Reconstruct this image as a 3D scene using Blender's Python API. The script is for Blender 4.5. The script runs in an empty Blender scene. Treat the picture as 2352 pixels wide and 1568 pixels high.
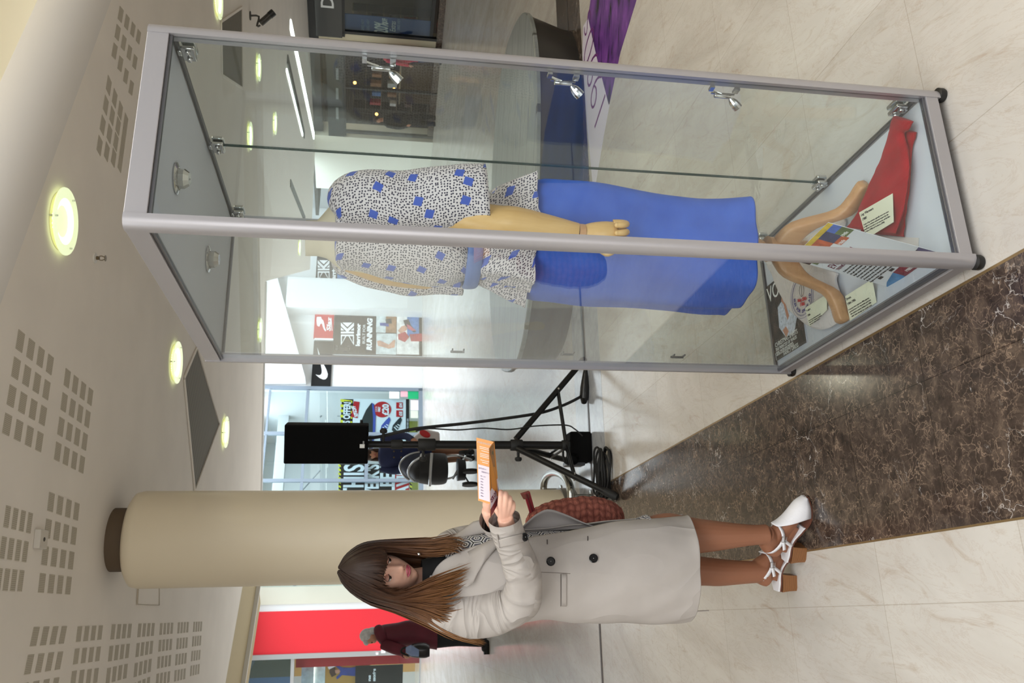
import bpy, bmesh, math, random
from math import sin, cos, pi, radians, sqrt
from mathutils import Vector, Matrix, noise
random.seed(7)
SC = bpy.context.scene
COL = SC.collection
# ------------------------------------------------------------------ camera
PITCH, ROLL, FPX, CAMH = .1676, .0266, 1898., 1.6
FW = Vector((0, cos(PITCH), -sin(PITCH))); UP0 = Vector((0, sin(PITCH), cos(PITCH))); RI0 = Vector((1, 0, 0))
R2 = cos(ROLL)*RI0 + sin(ROLL)*UP0; U2 = -sin(ROLL)*RI0 + cos(ROLL)*UP0
CAMP = Vector((0, 0, CAMH))
cam = bpy.data.cameras.new('camera'); camo = bpy.data.objects.new('camera', cam); COL.objects.link(camo)
cam.sensor_fit = 'HORIZONTAL'; cam.sensor_width = 22.3; cam.lens = 22.3*FPX/2352
cam.clip_start = .05; cam.clip_end = 200
cam.dof.use_dof = True; cam.dof.focus_distance = 2.7; cam.dof.aperture_fstop = 5.6
mx, my, mz = -U2, R2, -FW                       # the camera was held turned on its side
camo.matrix_world = Matrix(((mx.x, my.x, mz.x, CAMP.x), (mx.y, my.y, mz.y, CAMP.y), (mx.z, my.z, mz.z, CAMP.z), (0, 0, 0, 1)))
SC.camera = camo
# ------------------------------------------------------------------ world, lamps, exposure
wd = bpy.data.worlds.new('world'); SC.world = wd; wd.use_nodes = True
bg = wd.node_tree.nodes['Background']; bg.inputs[0].default_value = (.86, .93, 1, 1); bg.inputs[1].default_value = .5
SC.view_settings.view_transform = 'Standard'; SC.view_settings.look = 'None'
SC.view_settings.exposure = 0.0; SC.view_settings.gamma = 1.0; SC.view_settings.use_curve_mapping = False
SC.cycles.transparent_max_bounces = 24
SC.cycles.max_bounces = 8; SC.cycles.diffuse_bounces = 4; SC.cycles.glossy_bounces = 5
SC.cycles.sample_clamp_indirect = 6.0; SC.cycles.caustics_reflective = False; SC.cycles.caustics_refractive = False

def area(name, loc, size, power, colr=(1, 1, 1), direction=(0, 0, -1)):
    l = bpy.data.lights.new(name, 'AREA'); l.shape = 'RECTANGLE'; l.size, l.size_y = size; l.energy = power; l.color = colr
    o = bpy.data.objects.new(name, l); COL.objects.link(o); o.location = loc
    o.rotation_euler = Vector(direction).to_track_quat('-Z', 'Y').to_euler()
    return o
area('skylight_far', (-2.0, 20.5, 8.2), (18, 9), 3200, (.85, .935, 1))
area('skylight_near', (1.2, -1.2, 5.9), (7, 5), 400, (.93, .97, 1))
area('skylight_rear', (-4.5, -3.0, 5.6), (5, 5), 280, (.93, .97, 1))
area('fill_rear', (.5, -8.5, 2.4), (7, 2.8), 250, (.95, .975, 1), (0, 1, -.05))  # added frontal fill, unseen behind the camera, for the face and cabinet
area('cove_light', (4.5, 4.6, 4.5), (9, .5), 160, (1, .95, .82), (.1, -.15, 1))

# ------------------------------------------------------------------ pixel helpers (photo pixels to places in the mall)
def ray(x, y):
    return FW + R2*((1568-y-784)/FPX) - U2*((x-1176)/FPX)
def fl(x, y, z=0.):
    d = ray(x, y); return CAMP + d*((z-CAMH)/d.z)
def at(x, y, Y):
    d = ray(x, y); return CAMP + d*(Y/d.y)
def onp(x, y, p0, n):
    d = ray(x, y); return CAMP + d*((Vector(p0)-CAMP).dot(n)/d.dot(n))
V = Vector
Z = V((0, 0, 1))

# ------------------------------------------------------------------ materials
def lin(c):
    return tuple(((v/255/12.92) if v/255 <= .04045 else ((v/255+.055)/1.055)**2.4) for v in c) + (1,)
class NT:
    """Small wrapper to write node trees in a line or two."""
    def __init__(s, name):
        s.m = bpy.data.materials.new(name); s.m.use_nodes = True; s.t = s.m.node_tree; s.n = s.t.nodes
        s.b = s.n['Principled BSDF']; s.out = s.n['Material Output']
    def new(s, typ, **k):
        x = s.n.new(typ)
        for a, v in k.items(): setattr(x, a, v)
        return x
    def link(s, a, b): s.t.links.new(a, b)
    def put(s, sock, v):
        if hasattr(v, 'is_output') or isinstance(v, bpy.types.NodeSocket): s.link(v, sock)
        else: sock.default_value = v
    def coord(s, which='Object', scale=None, rot=None):
        o = s.new('ShaderNodeTexCoord').outputs[which]
        if scale is None and rot is None: return o
        mp = s.new('ShaderNodeMapping'); s.link(o, mp.inputs[0])
        if scale is not None: mp.inputs['Scale'].default_value = scale if hasattr(scale, '__len__') else (scale,)*3
        if rot is not None: mp.inputs['Rotation'].default_value = rot
        return mp.outputs[0]
    def noise(s, vec, scale=5, detail=4, rough=.5, dist=0):
        x = s.new('ShaderNodeTexNoise'); s.link(vec, x.inputs['Vector'])
        x.inputs['Scale'].default_value = scale; x.inputs['Detail'].default_value = detail; x.inputs['Roughness'].default_value = rough; x.inputs['Distortion'].default_value = dist
        return x.outputs['Fac']
    def voro(s, vec, scale=5, feature='F1', metric='EUCLIDEAN', rnd=1., out='Distance', dim='3D'):
        x = s.new('ShaderNodeTexVoronoi'); x.feature = feature
        if feature != 'DISTANCE_TO_EDGE': x.distance = metric
        x.voronoi_dimensions = dim
        s.link(vec, x.inputs['Vector']); x.inputs['Scale'].default_value = scale; x.inputs['Randomness'].default_value = rnd
        return x.outputs[out]
    def ramp(s, fac, stops, interp='LINEAR'):
        x = s.new('ShaderNodeValToRGB'); s.link(fac, x.inputs[0]); cr = x.color_ramp; cr.interpolation = interp
        while len(cr.elements) < len(stops): cr.elements.new(.5)
        for e, (p, c) in zip(cr.elements, stops):
            e.position = p; e.color = lin(c) if len(c) == 3 else c
        return x.outputs[0]
    def mix(s, fac, a, b, blend='MIX'):
        x = s.new('ShaderNodeMix', data_type='RGBA', blend_type=blend)
        s.put(x.inputs[0], fac); s.put(x.inputs[6], a); s.put(x.inputs[7], b); return x.outputs[2]
    def math(s, op, a, b=0., c=0.):
        x = s.new('ShaderNodeMath', operation=op); s.put(x.inputs[0], a); s.put(x.inputs[1], b); s.put(x.inputs[2], c); return x.outputs[0]
    def vm(s, op, a, b=(0, 0, 0)):
        x = s.new('ShaderNodeVectorMath', operation=op); s.put(x.inputs[0], a); s.put(x.inputs[1], b)
        return x.outputs['Value'] if op in ('DOT_PRODUCT', 'LENGTH') else x.outputs[0]
    def bump(s, h, strength=.3, dist=.01):
        x = s.new('ShaderNodeBump'); s.link(h, x.inputs['Height']); x.inputs['Strength'].default_value = strength; x.inputs['Distance'].default_value = dist
        s.link(x.outputs[0], s.b.inputs['Normal']); return x
    def col(s, c):
        s.put(s.b.inputs['Base Color'], c)
    def set(s, rough=.5, metal=0., spec=.5, coat=0., **k):
        s.b.inputs['Roughness'].default_value = rough; s.b.inputs['Metallic'].default_value = metal
        s.b.inputs['Specular IOR Level'].default_value = spec; s.b.inputs['Coat Weight'].default_value = coat
        for a, v in k.items(): s.b.inputs[a].default_value = v

MATS = {}
def mat(name, c, rough=.5, metal=0., spec=.5, var=0., vs=6., bump=0., bs=60., coat=0., emit=0., stretch=None):
    """Plain procedural material: colour with a little noise in it, optional noise bump."""
    if name in MATS: return MATS[name]
    k = NT(name); k.set(rough, metal, spec, coat)
    base = lin(c)
    co = k.coord('Object', stretch)
    if var:
        n = k.noise(co, vs, 5)
        lo = tuple(max(0, x*(1-var)) for x in base[:3])+(1,); hi = tuple(min(1, x*(1+var)) for x in base[:3])+(1,)
        r = k.ramp(n, [(.3, lo), (.7, hi)]); k.col(r)
    else: k.col(base)
    if bump: k.bump(k.noise(co, bs, 3), bump, .005)
    if emit: k.b.inputs['Emission Color'].default_value = base; k.b.inputs['Emission Strength'].default_value = emit
    MATS[name] = k.m; return k.m

def glass_mat(name, tint=(243, 250, 248), f0=.05, rough=0.):
    k = NT(name); k.n.remove(k.b)
    tr = k.new('ShaderNodeBsdfTransparent'); tr.inputs[0].default_value = lin(tint)
    gl = k.new('ShaderNodeBsdfGlossy'); gl.inputs['Roughness'].default_value = rough; gl.inputs[0].default_value = (1, 1, 1, 1)
    lw = k.new('ShaderNodeLayerWeight'); lw.inputs[0].default_value = .5
    p = k.math('POWER', lw.outputs['Facing'], 5.)
    f = k.math('MULTIPLY_ADD', p, 1-f0, f0)
    mx_ = k.new('ShaderNodeMixShader'); k.link(f, mx_.inputs[0]); k.link(tr.outputs[0], mx_.inputs[1]); k.link(gl.outputs[0], mx_.inputs[2])
    k.link(mx_.outputs[0], k.out.inputs[0]); MATS[name] = k.m; return k.m

# ------------------------------------------------------------------ mesh helpers
class MB:
    def __init__(s): s.v = []; s.f = []; s.uv = []; s.mi = []; s.m = 0
    def add(s, vs, fs, uvs=None):
        o = len(s.v); s.v += [tuple(p) for p in vs]
        for i, f in enumerate(fs):
            s.f.append(tuple(o+j for j in f)); s.uv.append(uvs[i] if uvs else [(0, 0)]*len(f)); s.mi.append(s.m)
        return s
    def box(s, c, d, rot=None):
        c = V(c); hx, hy, hz = d[0]/2, d[1]/2, d[2]/2
        M = rot if isinstance(rot, Matrix) else (Matrix.Rotation(rot, 3, 'Z') if rot else Matrix.Identity(3))
        vs = [c + M @ V((x*hx, y*hy, z*hz)) for x in (-1, 1) for y in (-1, 1) for z in (-1, 1)]
        return s.add(vs, [(0, 1, 3, 2), (4, 6, 7, 5), (0, 4, 5, 1), (2, 3, 7, 6), (0, 2, 6, 4), (1, 5, 7, 3)])
    def prism(s, poly, vec):
        """polygon of 3D points pushed along vec"""
        n = len(poly); vec = V(vec); a = [V(p) for p in poly]; b = [p+vec for p in a]
        nor = V((0, 0, 0))
        for i in range(n): nor += a[i].cross(a[(i+1) % n])
        if nor.dot(vec) > 0: a.reverse(); b.reverse()
        s.add(a+b, [tuple(range(n)), tuple(reversed(range(n, 2*n)))] + [(i, i+n, (i+1) % n+n, (i+1) % n) for i in range(n)])
        return s
    def loft(s, rings, closed=True, cap0=True, cap1=True):
        """rings: lists of points of equal length; uv in metres: u round the ring, v along"""
        n = len(rings[0]); o = len(s.v); vv = 0; pv = None; us = []
        for r in rings:
            c = sum((V(p) for p in r), V())/n
            if pv is not None: vv += (c-pv).length
            pv = c; L = [0]
            for i in range(n if closed else n-1): L.append(L[-1]+(V(r[(i+1) % n])-V(r[i])).length)
            us.append((L, vv)); s.v += [tuple(p) for p in r]
        for k in range(len(rings)-1):
            for i in range(n if closed else n-1):
                j = (i+1) % n
                s.f.append((o+k*n+i, o+k*n+j, o+(k+1)*n+j, o+(k+1)*n+i)); s.mi.append(s.m)
                (A, va), (B, vb) = us[k], us[k+1]
                s.uv.append([(A[i], va), (A[i+1], va), (B[i+1], vb), (B[i], vb)])
        if closed and cap0: s.f.append(tuple(reversed(range(o, o+n)))); s.uv.append([(0, 0)]*n); s.mi.append(s.m)
        if closed and cap1: q = o+(len(rings)-1)*n; s.f.append(tuple(range(q, q+n))); s.uv.append([(0, 0)]*n); s.mi.append(s.m)
        return s
    def tube(s, pts, r, n=8, cap=True, flat=None, up=None):
        """sweep along pts; r a number or list; flat=(axis ratio) squashes along the local normal"""
        pts = [V(p) for p in pts]; m = len(pts); rr = r if hasattr(r, '__len__') else [r]*m
        rings = []; prev = None
        for i in range(m):
            t = (pts[min(i+1, m-1)]-pts[max(i-1, 0)])
            t = t.normalized() if t.length > 1e-9 else V((0, 0, 1))
            if prev is None:
                a = V(up) if up else (V((0, 0, 1)) if abs(t.z) < .9 else V((1, 0, 0)))
                x = (a - t*a.dot(t)).normalized()
            else:
                x = (prev - t*prev.dot(t)).normalized()
            prev = x; y = t.cross(x); fl_ = flat or 1.
            rings.append([pts[i] + x*cos(2*pi*k/n)*rr[i]*fl_ + y*sin(2*pi*k/n)*rr[i] for k in range(n)])
        return s.loft(rings, True, cap, cap)
    def lathe(s, prof, c, n=24, axis=None, cap=True):
        """prof: (radius, height) along axis from c"""
        c = V(c); ax = V(axis).normalized() if axis else Z
        a = V((1, 0, 0)) if abs(ax.x) < .9 else V((0, 1, 0))
        x = (a-ax*a.dot(ax)).normalized(); y = ax.cross(x)
        return s.loft([[c + ax*h + (x*cos(2*pi*k/n)+y*sin(2*pi*k/n))*r for k in range(n)] for r, h in prof], True, cap, cap)
    def ball(s, c, r, n=16, m=10, M=None):
        c = V(c); r = r if hasattr(r, '__len__') else (r, r, r); M = M or Matrix.Identity(3)
        rings = []
        for i in range(m+1):
            t = pi*(i+.02)/(m+.04)
            rings.append([c + M @ V((r[0]*sin(t)*cos(2*pi*k/n), r[1]*sin(t)*sin(2*pi*k/n), -r[2]*cos(t))) for k in range(n)])
        return s.loft(rings)
    def sheet(s, rows):
        """open grid of points with uv in metres"""
        return s.loft(rows, closed=False)

def cr(pts, n):
    """Catmull-Rom resample of tuples/vectors of any length into n samples"""
    P = [tuple(p) for p in pts]; m = len(P); out = []
    for k in range(n):
        t = k/(n-1)*(m-1); i = min(int(t), m-2); u = t-i
        p0, p1, p2, p3 = P[max(i-1, 0)], P[i], P[i+1], P[min(i+2, m-1)]
        out.append(tuple(.5*((2*b)+(-a+c)*u+(2*a-5*b+4*c-d)*u*u+(-a+3*b-3*c+d)*u**3) for a, b, c, d in zip(p0, p1, p2, p3)))
    return out

def obj(name, mb, m, parent=None, smooth=True, bevel=0., solid=0., sub=0, angle=40, loc=None):
    me = bpy.data.meshes.new(name); me.from_pydata(mb.v, [], mb.f)
    ul = me.uv_layers.new(name='UVMap'); i = 0
    for f in mb.uv:
        for u in f: ul.data[i].uv = u; i += 1
    for q in (m if isinstance(m, (list, tuple)) else [m]): me.materials.append(q)
    if any(mb.mi): me.polygons.foreach_set('material_index', mb.mi)
    me.validate(); me.update()
    if smooth:
        me.polygons.foreach_set('use_smooth', [True]*len(me.polygons))
        try: me.set_sharp_from_angle(angle=radians(angle))
        except Exception: pass
    o = bpy.data.objects.new(name, me); COL.objects.link(o)
    if parent is not None: adopt(o, parent)
    if bevel:
        b = o.modifiers.new('bevel', 'BEVEL'); b.width = bevel; b.segments = 2; b.limit_method = 'ANGLE'; b.angle_limit = radians(40)
    if solid:
        b = o.modifiers.new('solid', 'SOLIDIFY'); b.thickness = solid; b.offset = 0
    if sub:
        b = o.modifiers.new('sub', 'SUBSURF'); b.levels = sub; b.render_levels = sub
    return o
def wloc(o):
    l = V(o.location)
    while o.parent is not None: o = o.parent; l = l + 0*V(o.location)
    return l
BASE = {}
def adopt(o, parent):
    o.parent = parent; o.matrix_parent_inverse = Matrix.Translation(-BASE.get(parent.name, V((0, 0, 0))))
    BASE[o.name] = V((0, 0, 0))
def thing(name, label, cat, loc=(0, 0, 0), group=None):
    o = bpy.data.objects.new(name, None); COL.objects.link(o); o.location = loc; o.empty_display_size = .1
    BASE[o.name] = V(loc); o['label'] = label; o['category'] = cat
    if group: o['group'] = group
    return o
def tag(o, label, cat, group=None):
    o['label'] = label; o['category'] = cat
    if group: o['group'] = group
    return o
def struct(name, mb, m, parent=None, **k):
    k.setdefault('smooth', False)
    o = obj(name, mb, m, parent, **k)
    if parent is None: o['kind'] = 'structure'
    return o
def text(name, body, size, origin, xd, yd, m, parent, align='LEFT', sx=1., ext=.0004, sp=1., res=3, shear=0., bold=0., raw=False):
    c = bpy.data.curves.new(name, 'FONT'); c.body = body; c.size = size; c.align_x = align; c.extrude = ext; c.space_line = sp; c.resolution_u = res; c.shear = shear; c.offset = bold
    c.materials.append(m)
    o = bpy.data.objects.new(name, c); COL.objects.link(o)
    xd, yd = V(xd).normalized(), V(yd).normalized(); yd = yd if raw else (yd-xd*xd.dot(yd)).normalized(); zd = xd.cross(yd).normalized(); p = V(origin)
    M = Matrix(((xd.x*sx, yd.x, zd.x, p.x), (xd.y*sx, yd.y, zd.y, p.y), (xd.z*sx, yd.z, zd.z, p.z), (0, 0, 0, 1)))
    if parent is not None: adopt(o, parent)
    o.matrix_basis = M
    return o
def texts_to_meshes():
    """lettering becomes plain meshes"""
    fonts = [o for o in SC.objects if o.type == 'FONT']
    dg = bpy.context.evaluated_depsgraph_get(); dg.update()
    for o in fonts:
        me = bpy.data.meshes.new_from_object(o.evaluated_get(dg)); n = bpy.data.objects.new('lettering', me); COL.objects.link(n)
        n.parent = o.parent; n.matrix_parent_inverse = o.matrix_parent_inverse.copy(); n.matrix_basis = o.matrix_basis.copy()
        if 'fitw' in o and len(me.vertices):
            xs = [v.co.x for v in me.vertices]; w = (max(xs)-min(xs)); k = o['fitw']/max(1e-6, w); M = n.matrix_basis.copy(); c0 = M.col[0].xyz.normalized()*k
            for i in range(3): M[i][0] = c0[i]
            n.matrix_basis = M
        bpy.data.objects.remove(o, do_unlink=True)
def dup(root, loc, label=None, group=None):
    r = root.copy(); COL.objects.link(r); r.location = loc
    if label: r['label'] = label
    if group: r['group'] = group
    for ch in list(root.children):
        c = ch.copy(); COL.objects.link(c); c.parent = r; c.matrix_parent_inverse = ch.matrix_parent_inverse.copy()
        for g in list(ch.children):
            d = g.copy(); COL.objects.link(d); d.parent = c; d.matrix_parent_inverse = g.matrix_parent_inverse.copy()
    return r
# ================================================================== THE MALL
YAW = .3252
E1 = V((cos(YAW), sin(YAW), 0)); E2 = V((-sin(YAW), cos(YAW), 0)); N0 = V((.2448, 1.9736, 0)) - (E1+E2)*.016
CW, CD, CH = .552, 1.061, 2.156
def CAB(a, b, z): return N0 + E1*a + E2*b + Z*z
CEIL = 3.4
# --- floor: cream marble tiles
k = NT('cream_marble'); co = k.coord('Object', None, (0, 0, -YAW))
st = k.coord('Object', (1., .35, 1), (0, 0, .5))
n1 = k.noise(st, 2.2, 8, .62, 1.2); base = k.ramp(n1, [(.25, (180, 173, 164)), (.5, (197, 191, 184)), (.75, (210, 206, 200))])
n2 = k.noise(st, 11, 6, .7, 1.5); fleck = k.ramp(n2, [(.56, (0, 0, 0)), (.72, (255, 255, 255))])
base = k.mix(k.math('MULTIPLY', fleck, .5), base, lin((164, 140, 116)))
vn = k.noise(st, 5, 8, .75, 2.5); vein = k.ramp(k.math('ABSOLUTE', k.math('SUBTRACT', vn, .5)), [(0, (255, 255, 255)), (.018, (0, 0, 0))])
base = k.mix(k.math('MULTIPLY', vein, .22), base, lin((158, 126, 102)))
br = k.new('ShaderNodeTexBrick'); br.offset = 0; k.link(co, br.inputs['Vector']); br.inputs['Scale'].default_value = 1.
br.inputs['Brick Width'].default_value = .62; br.inputs['Row Height'].default_value = .62; br.inputs['Mortar Size'].default_value = .0018; br.inputs['Mortar Smooth'].default_value = .3
br.inputs['Color1'].default_value = (1, 1, 1, 1); br.inputs['Color2'].default_value = (.95, .95, .95, 1); br.inputs['Mortar'].default_value = (.78, .75, .71, 1)
base = k.mix(1., base, br.outputs[0], 'MULTIPLY'); k.col(base); k.set(.22, 0, .5)
k.put(k.b.inputs['Roughness'], k.math('MULTIPLY_ADD', n2, .14, .13)); M_CREAM = k.m
m = MB(); m.add([(-14, -12, 0), (14, -12, 0), (14, 34, 0), (-14, 34, 0)], [(0, 1, 2, 3)]); struct('floor', m, M_CREAM)
# --- dark brown marble inlay running away past the cabinet
k = NT('brown_marble'); co = k.coord('Object', None, (0, 0, -YAW))
w = k.mix(.17, co, k.new('ShaderNodeTexNoise').outputs['Color'])
wn = k.n['Noise Texture']; k.link(co, wn.inputs['Vector']); wn.inputs['Scale'].default_value = 14; wn.inputs['Detail'].default_value = 7
b1 = k.ramp(k.noise(co, 17, 9, .72, .5), [(.3, (40, 32, 28)), (.48, (62, 51, 45)), (.62, (88, 74, 64)), (.75, (112, 96, 84))])
e1_ = k.voro(w, 30, 'DISTANCE_TO_EDGE'); ve = k.ramp(e1_, [(0, (255, 255, 255)), (.05, (70, 70, 70)), (.16, (0, 0, 0))])
msk = k.ramp(k.noise(co, 12, 7, .75), [(.40, (0, 0, 0)), (.60, (255, 255, 255))])
b1 = k.mix(k.math('MULTIPLY', ve, k.math('MULTIPLY', msk, .95)), b1, lin((150, 128, 110)))
e2_ = k.voro(w, 8, 'DISTANCE_TO_EDGE'); ve2 = k.ramp(e2_, [(0, (255, 255, 255)), (.014, (0, 0, 0))])
msk2 = k.ramp(k.noise(co, 3.1, 5, .6), [(.5, (0, 0, 0)), (.6, (255, 255, 255))])
b1 = k.mix(k.math('MULTIPLY', ve2, k.math('MULTIPLY', msk2, .8)), b1, lin((212, 204, 198)))
wh = k.ramp(k.noise(co, 6.5, 8, .72, 1.2), [(.67, (0, 0, 0)), (.71, (255, 255, 255))]); b1 = k.mix(wh, b1, lin((200, 196, 194)))
br = k.new('ShaderNodeTexBrick'); br.offset = 0; k.link(co, br.inputs['Vector']); br.inputs['Scale'].default_value = 1.
br.inputs['Brick Width'].default_value = .62; br.inputs['Row Height'].default_value = .42; br.inputs['Mortar Size'].default_value = .0016
for q in ('Color1', 'Color2'): br.inputs[q].default_value = (1, 1, 1, 1)
br.inputs['Mortar'].default_value = (.45, .4, .38, 1)
k.col(k.mix(1., b1, br.outputs[0], 'MULTIPLY')); k.set(.17, 0, .5); M_BROWN = k.m
SA = V((.258, 1.824, 0)); SD = V((-sin(.3235), cos(.3235), 0)); SN = V((-cos(.3235), -sin(.3235), 0))
def strip(p, d, n, l0, l1, w, z0, z1): 
    a = [p+d*l0, p+d*l1, p+d*l1+n*w, p+d*l0+n*w]
    return MB().prism([q+Z*z0 for q in a], Z*(z1-z0))
struct('floor_inlay', strip(SA, SD, SN, -6, 4.1, .63, -.02, .0012), M_BROWN)
m = MB(); struct('trim_1', strip(SA-SN*.008, SD, SN, -6, 4.1, .008, -.02, .0015), mat('brass_edge', (150, 125, 88), .35, .6)); 
struct('trim_2', strip(SA+SN*.63, SD, SN, -6, 4.1, .006, -.02, .0015), MATS['brass_edge'])
# marble band across the mall, reflection painted in grey blue, with metal expansion joint
GP = fl(1345, 800); GD = (fl(1385, 1568)-fl(1303, 20)).normalized(); GN = V((GD.y, -GD.x, 0))
GP = fl(1303, 20) + GD*(GP-fl(1303, 20)).dot(GD)
if GN.y < 0: GN = -GN
kb = NT('marble_reflection'); kb.col(kb.ramp(kb.noise(kb.coord(), 7, 7, .65, 1), [(.3, (150, 152, 156)), (.7, (186, 188, 192))])); kb.set(.18)
struct('floor_band', strip(GP-GN*.38, GD, GN, -.75, 1.1, .76, -.02, .001), kb.m)
struct('floor_inlay_far', strip(GP-GN*.38, GD, GN, -9, -.75, .76, -.02, .001), M_BROWN)
struct('trim_3', strip(GP-GN*.017, GD, GN, -9, 7, .035, -.02, .004), mat('joint_metal', (88, 80, 76), .4, .7))
# --- ceiling slab over the walk, with the curved lip towards the open well above the camera
M_CEIL = mat('ceiling_paint', (238, 231, 222), .9, var=.03, vs=2)
M_LIP = mat('lip_paint', (226, 222, 217), .8)
LT = V((.805, .593, 0)).normalized(); LN = V((.593, -.805, 0)); LP = V((.86, 4.96, 0))
lip = lambda s, o, z: LP + LT*s + LN*o + Z*z
ceil_poly = [lip(-13, 0, CEIL), lip(14, 0, CEIL), V((13.5, 17, CEIL)), V((9.4, 20.9, CEIL)), V((6.6, 25.1, CEIL)), V((1.9, 24.2, CEIL)), V((.9, 14.4, CEIL)), V((-2.7, 14.55, CEIL)), V((-4.1, 13.9, CEIL)), V((-6.6, 10.2, CEIL)), V((-12.5, 6, CEIL))]
m = MB(); m.prism(ceil_poly, Z*.35); struct('ceiling', m, M_CEIL)
rings = []
for s in (-13, 14):
    rings.append([lip(s, 0, CEIL), *[lip(s, .27*sin(t), CEIL+.27*(1-cos(t))) for t in [i*pi/2/14 for i in range(1, 15)]], lip(s, .15, CEIL+.30), lip(s, -.2, CEIL+.34)])
m = MB(); m.loft(rings); struct('ceiling_lip', m, M_LIP, smooth=True, angle=50)
m = MB(); m.prism([lip(-13, 9, 6.2), lip(14, 9, 6.2), lip(14, -7, 6.2), lip(-13, -7, 6.2)], Z*.2)
struct('ceiling_upper', m, mat('upper_paint', (250, 240, 214), .9))
# walls beyond the frame that shut the mall in
M_WALL = mat('wall_paint', (214, 205, 188), .85, var=.03, vs=1)
m = MB(); m.box((-13.2, 8, 3), (.3, 46, 7)); struct('wall_left', m, M_WALL)
m = MB(); m.box((13.4, 4, 3), (.3, 34, 7)); struct('wall_right', m, M_WALL)
m = MB(); m.box((0, -11.6, 3), (27, .3, 7)); struct('wall_back', m, M_WALL)
# --- acoustic slot grids in the ceiling: each grid is one grille of 4 x 4 slots
k = NT('slot_dark'); wv = k.new('ShaderNodeTexWave'); k.link(k.coord('UV'), wv.inputs[0]); wv.inputs['Scale'].default_value = 17; wv.bands_direction = 'Y'
k.col(k.ramp(wv.outputs['Fac'], [(.3, (172, 164, 148)), (.75, (196, 188, 172))])); k.set(.9); M_SLOT = k.m
def slot_grid(c00, c03, c30, c33, nu=4, nv=4, su=.58, sv=.70):
    """bilinear grid of slots from the pixel centres of its four corner slots"""
    P = [fl(*q, CEIL) for q in (c00, c03, c30, c33)]; m = MB()
    du = (P[1]-P[0])/(nu-1); dv = (P[2]-P[0])/(nv-1)
    for j in range(nv):
        for i in range(nu):
            a, b = i/(nu-1), j/(nv-1)
            c = (P[0]*(1-a)+P[1]*a)*(1-b) + (P[2]*(1-a)+P[3]*a)*b
            hu, hv = du*su/2, dv*sv/2
            q = [c-hu-hv, c+hu-hv, c+hu+hv, c-hu+hv]
            lo = [p-Z*.003 for p in q]
            m.add(lo, [(0, 3, 2, 1)] if (hu.cross(hv)).z > 0 else [(0, 1, 2, 3)], [[(0, 0), (0, 0.2), (.14, .2), (.14, 0)] if hu.cross(hv).z > 0 else [(0, 0), (.14, 0), (.14, .2), (0, .2)]])
            w_ = [p+Z*.01 for p in q]
            for a_, b_ in ((0, 1), (1, 2), (2, 3), (3, 0)): m.add([lo[a_], lo[b_], w_[b_], w_[a_]], [(0, 1, 2, 3)])
    return m
def crop(px, py, x0, y0, s): return (x0+px/s, y0+py/s)
c3 = lambda x, y: crop(x, y, 0, 750, 3.92)
c4 = lambda x, y: crop(x, y, 0, 1120, 3.5)
c1 = lambda x, y: crop(x, y, 0, 0, 3.92)
GR = [
 (c3(180, 130), c3(447, 340), c3(62, 880), c3(352, 1035), 4, 4),
 (c3(603, 465), c3(810, 630), c3(518, 1125), c3(735, 1240), 4, 4),
 (c4(55, 225)[:1]+(c4(0, 232)[1],), c4(235, 282), c4(-12, 735), c4(165, 748), 4, 3),
 (c4(408, 115), c4(612, 190), c4(335, 765), c4(548, 785), 4, 4),
 (c4(278, 1195), c4(503, 1182), c4(185, 1650), c4(440, 1600), 4, 3),
 (c4(634, 1175), c4(803, 1163), c4(566, 1720), c4(752, 1685), 4, 4),
 (c4(907, 1157), c4(1040, 1149), c4(850, 1690), c4(990, 1640), 4, 4),
 (c4(1120, 1145), c4(1228, 1138), c4(1075, 1625), c4(1190, 1575), 4, 4),
 (c4(1294, 1134), c4(1380, 1128), c4(1265, 1540), c4(1355, 1520), 4, 4),
 (c4(1436, 1125), c4(1507, 1120), c4(1410, 1510), c4(1482, 1495), 4, 4),
 (c4(1560, 1117), c4(1616, 1113), c4(1536, 1470), c4(1596, 1457), 4, 4),
 (c4(105, 1215), c4(105, 1215), c4(65, 1460), c4(65, 1460), 0, 0),
 (c1(1085, 130), c1(1245, 330), c1(1030, 460), c1(1180, 790), 4, 3),
 (c1(978, 770), c1(1130, 1100), c1(895, 1310), c1(1080, 1470), 4, 4),
]
gl_labels = ['big slotted acoustic grille nearest the camera in the ceiling', 'slotted acoustic grille in the ceiling nearer the cream column', 'cut-off slotted grille beside the white ceiling box',
 'slotted grille between the white ceiling box and the top of the column', 'slotted ceiling grille beyond the box, nearest of the receding row', 'second grille from the box along the receding row', 'third grille from the box along the receding row',
 'fourth grille from the box along the receding row', 'fifth grille from the box along the receding row', 'sixth grille from the box along the receding row', 'farthest slotted grille, next to the curved bulkhead', '', 'slotted ceiling grille near the curved lip, above the right cabinet post', 'slotted ceiling grille above the short side of the cabinet top']
for g, lb in zip(GR, gl_labels):
    if g[4] == 0: continue
    tag(obj('acoustic_grille', slot_grid(*g), M_SLOT, smooth=False), lb, 'ceiling grille', 'slotted acoustic grilles in the ceiling')
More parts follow.
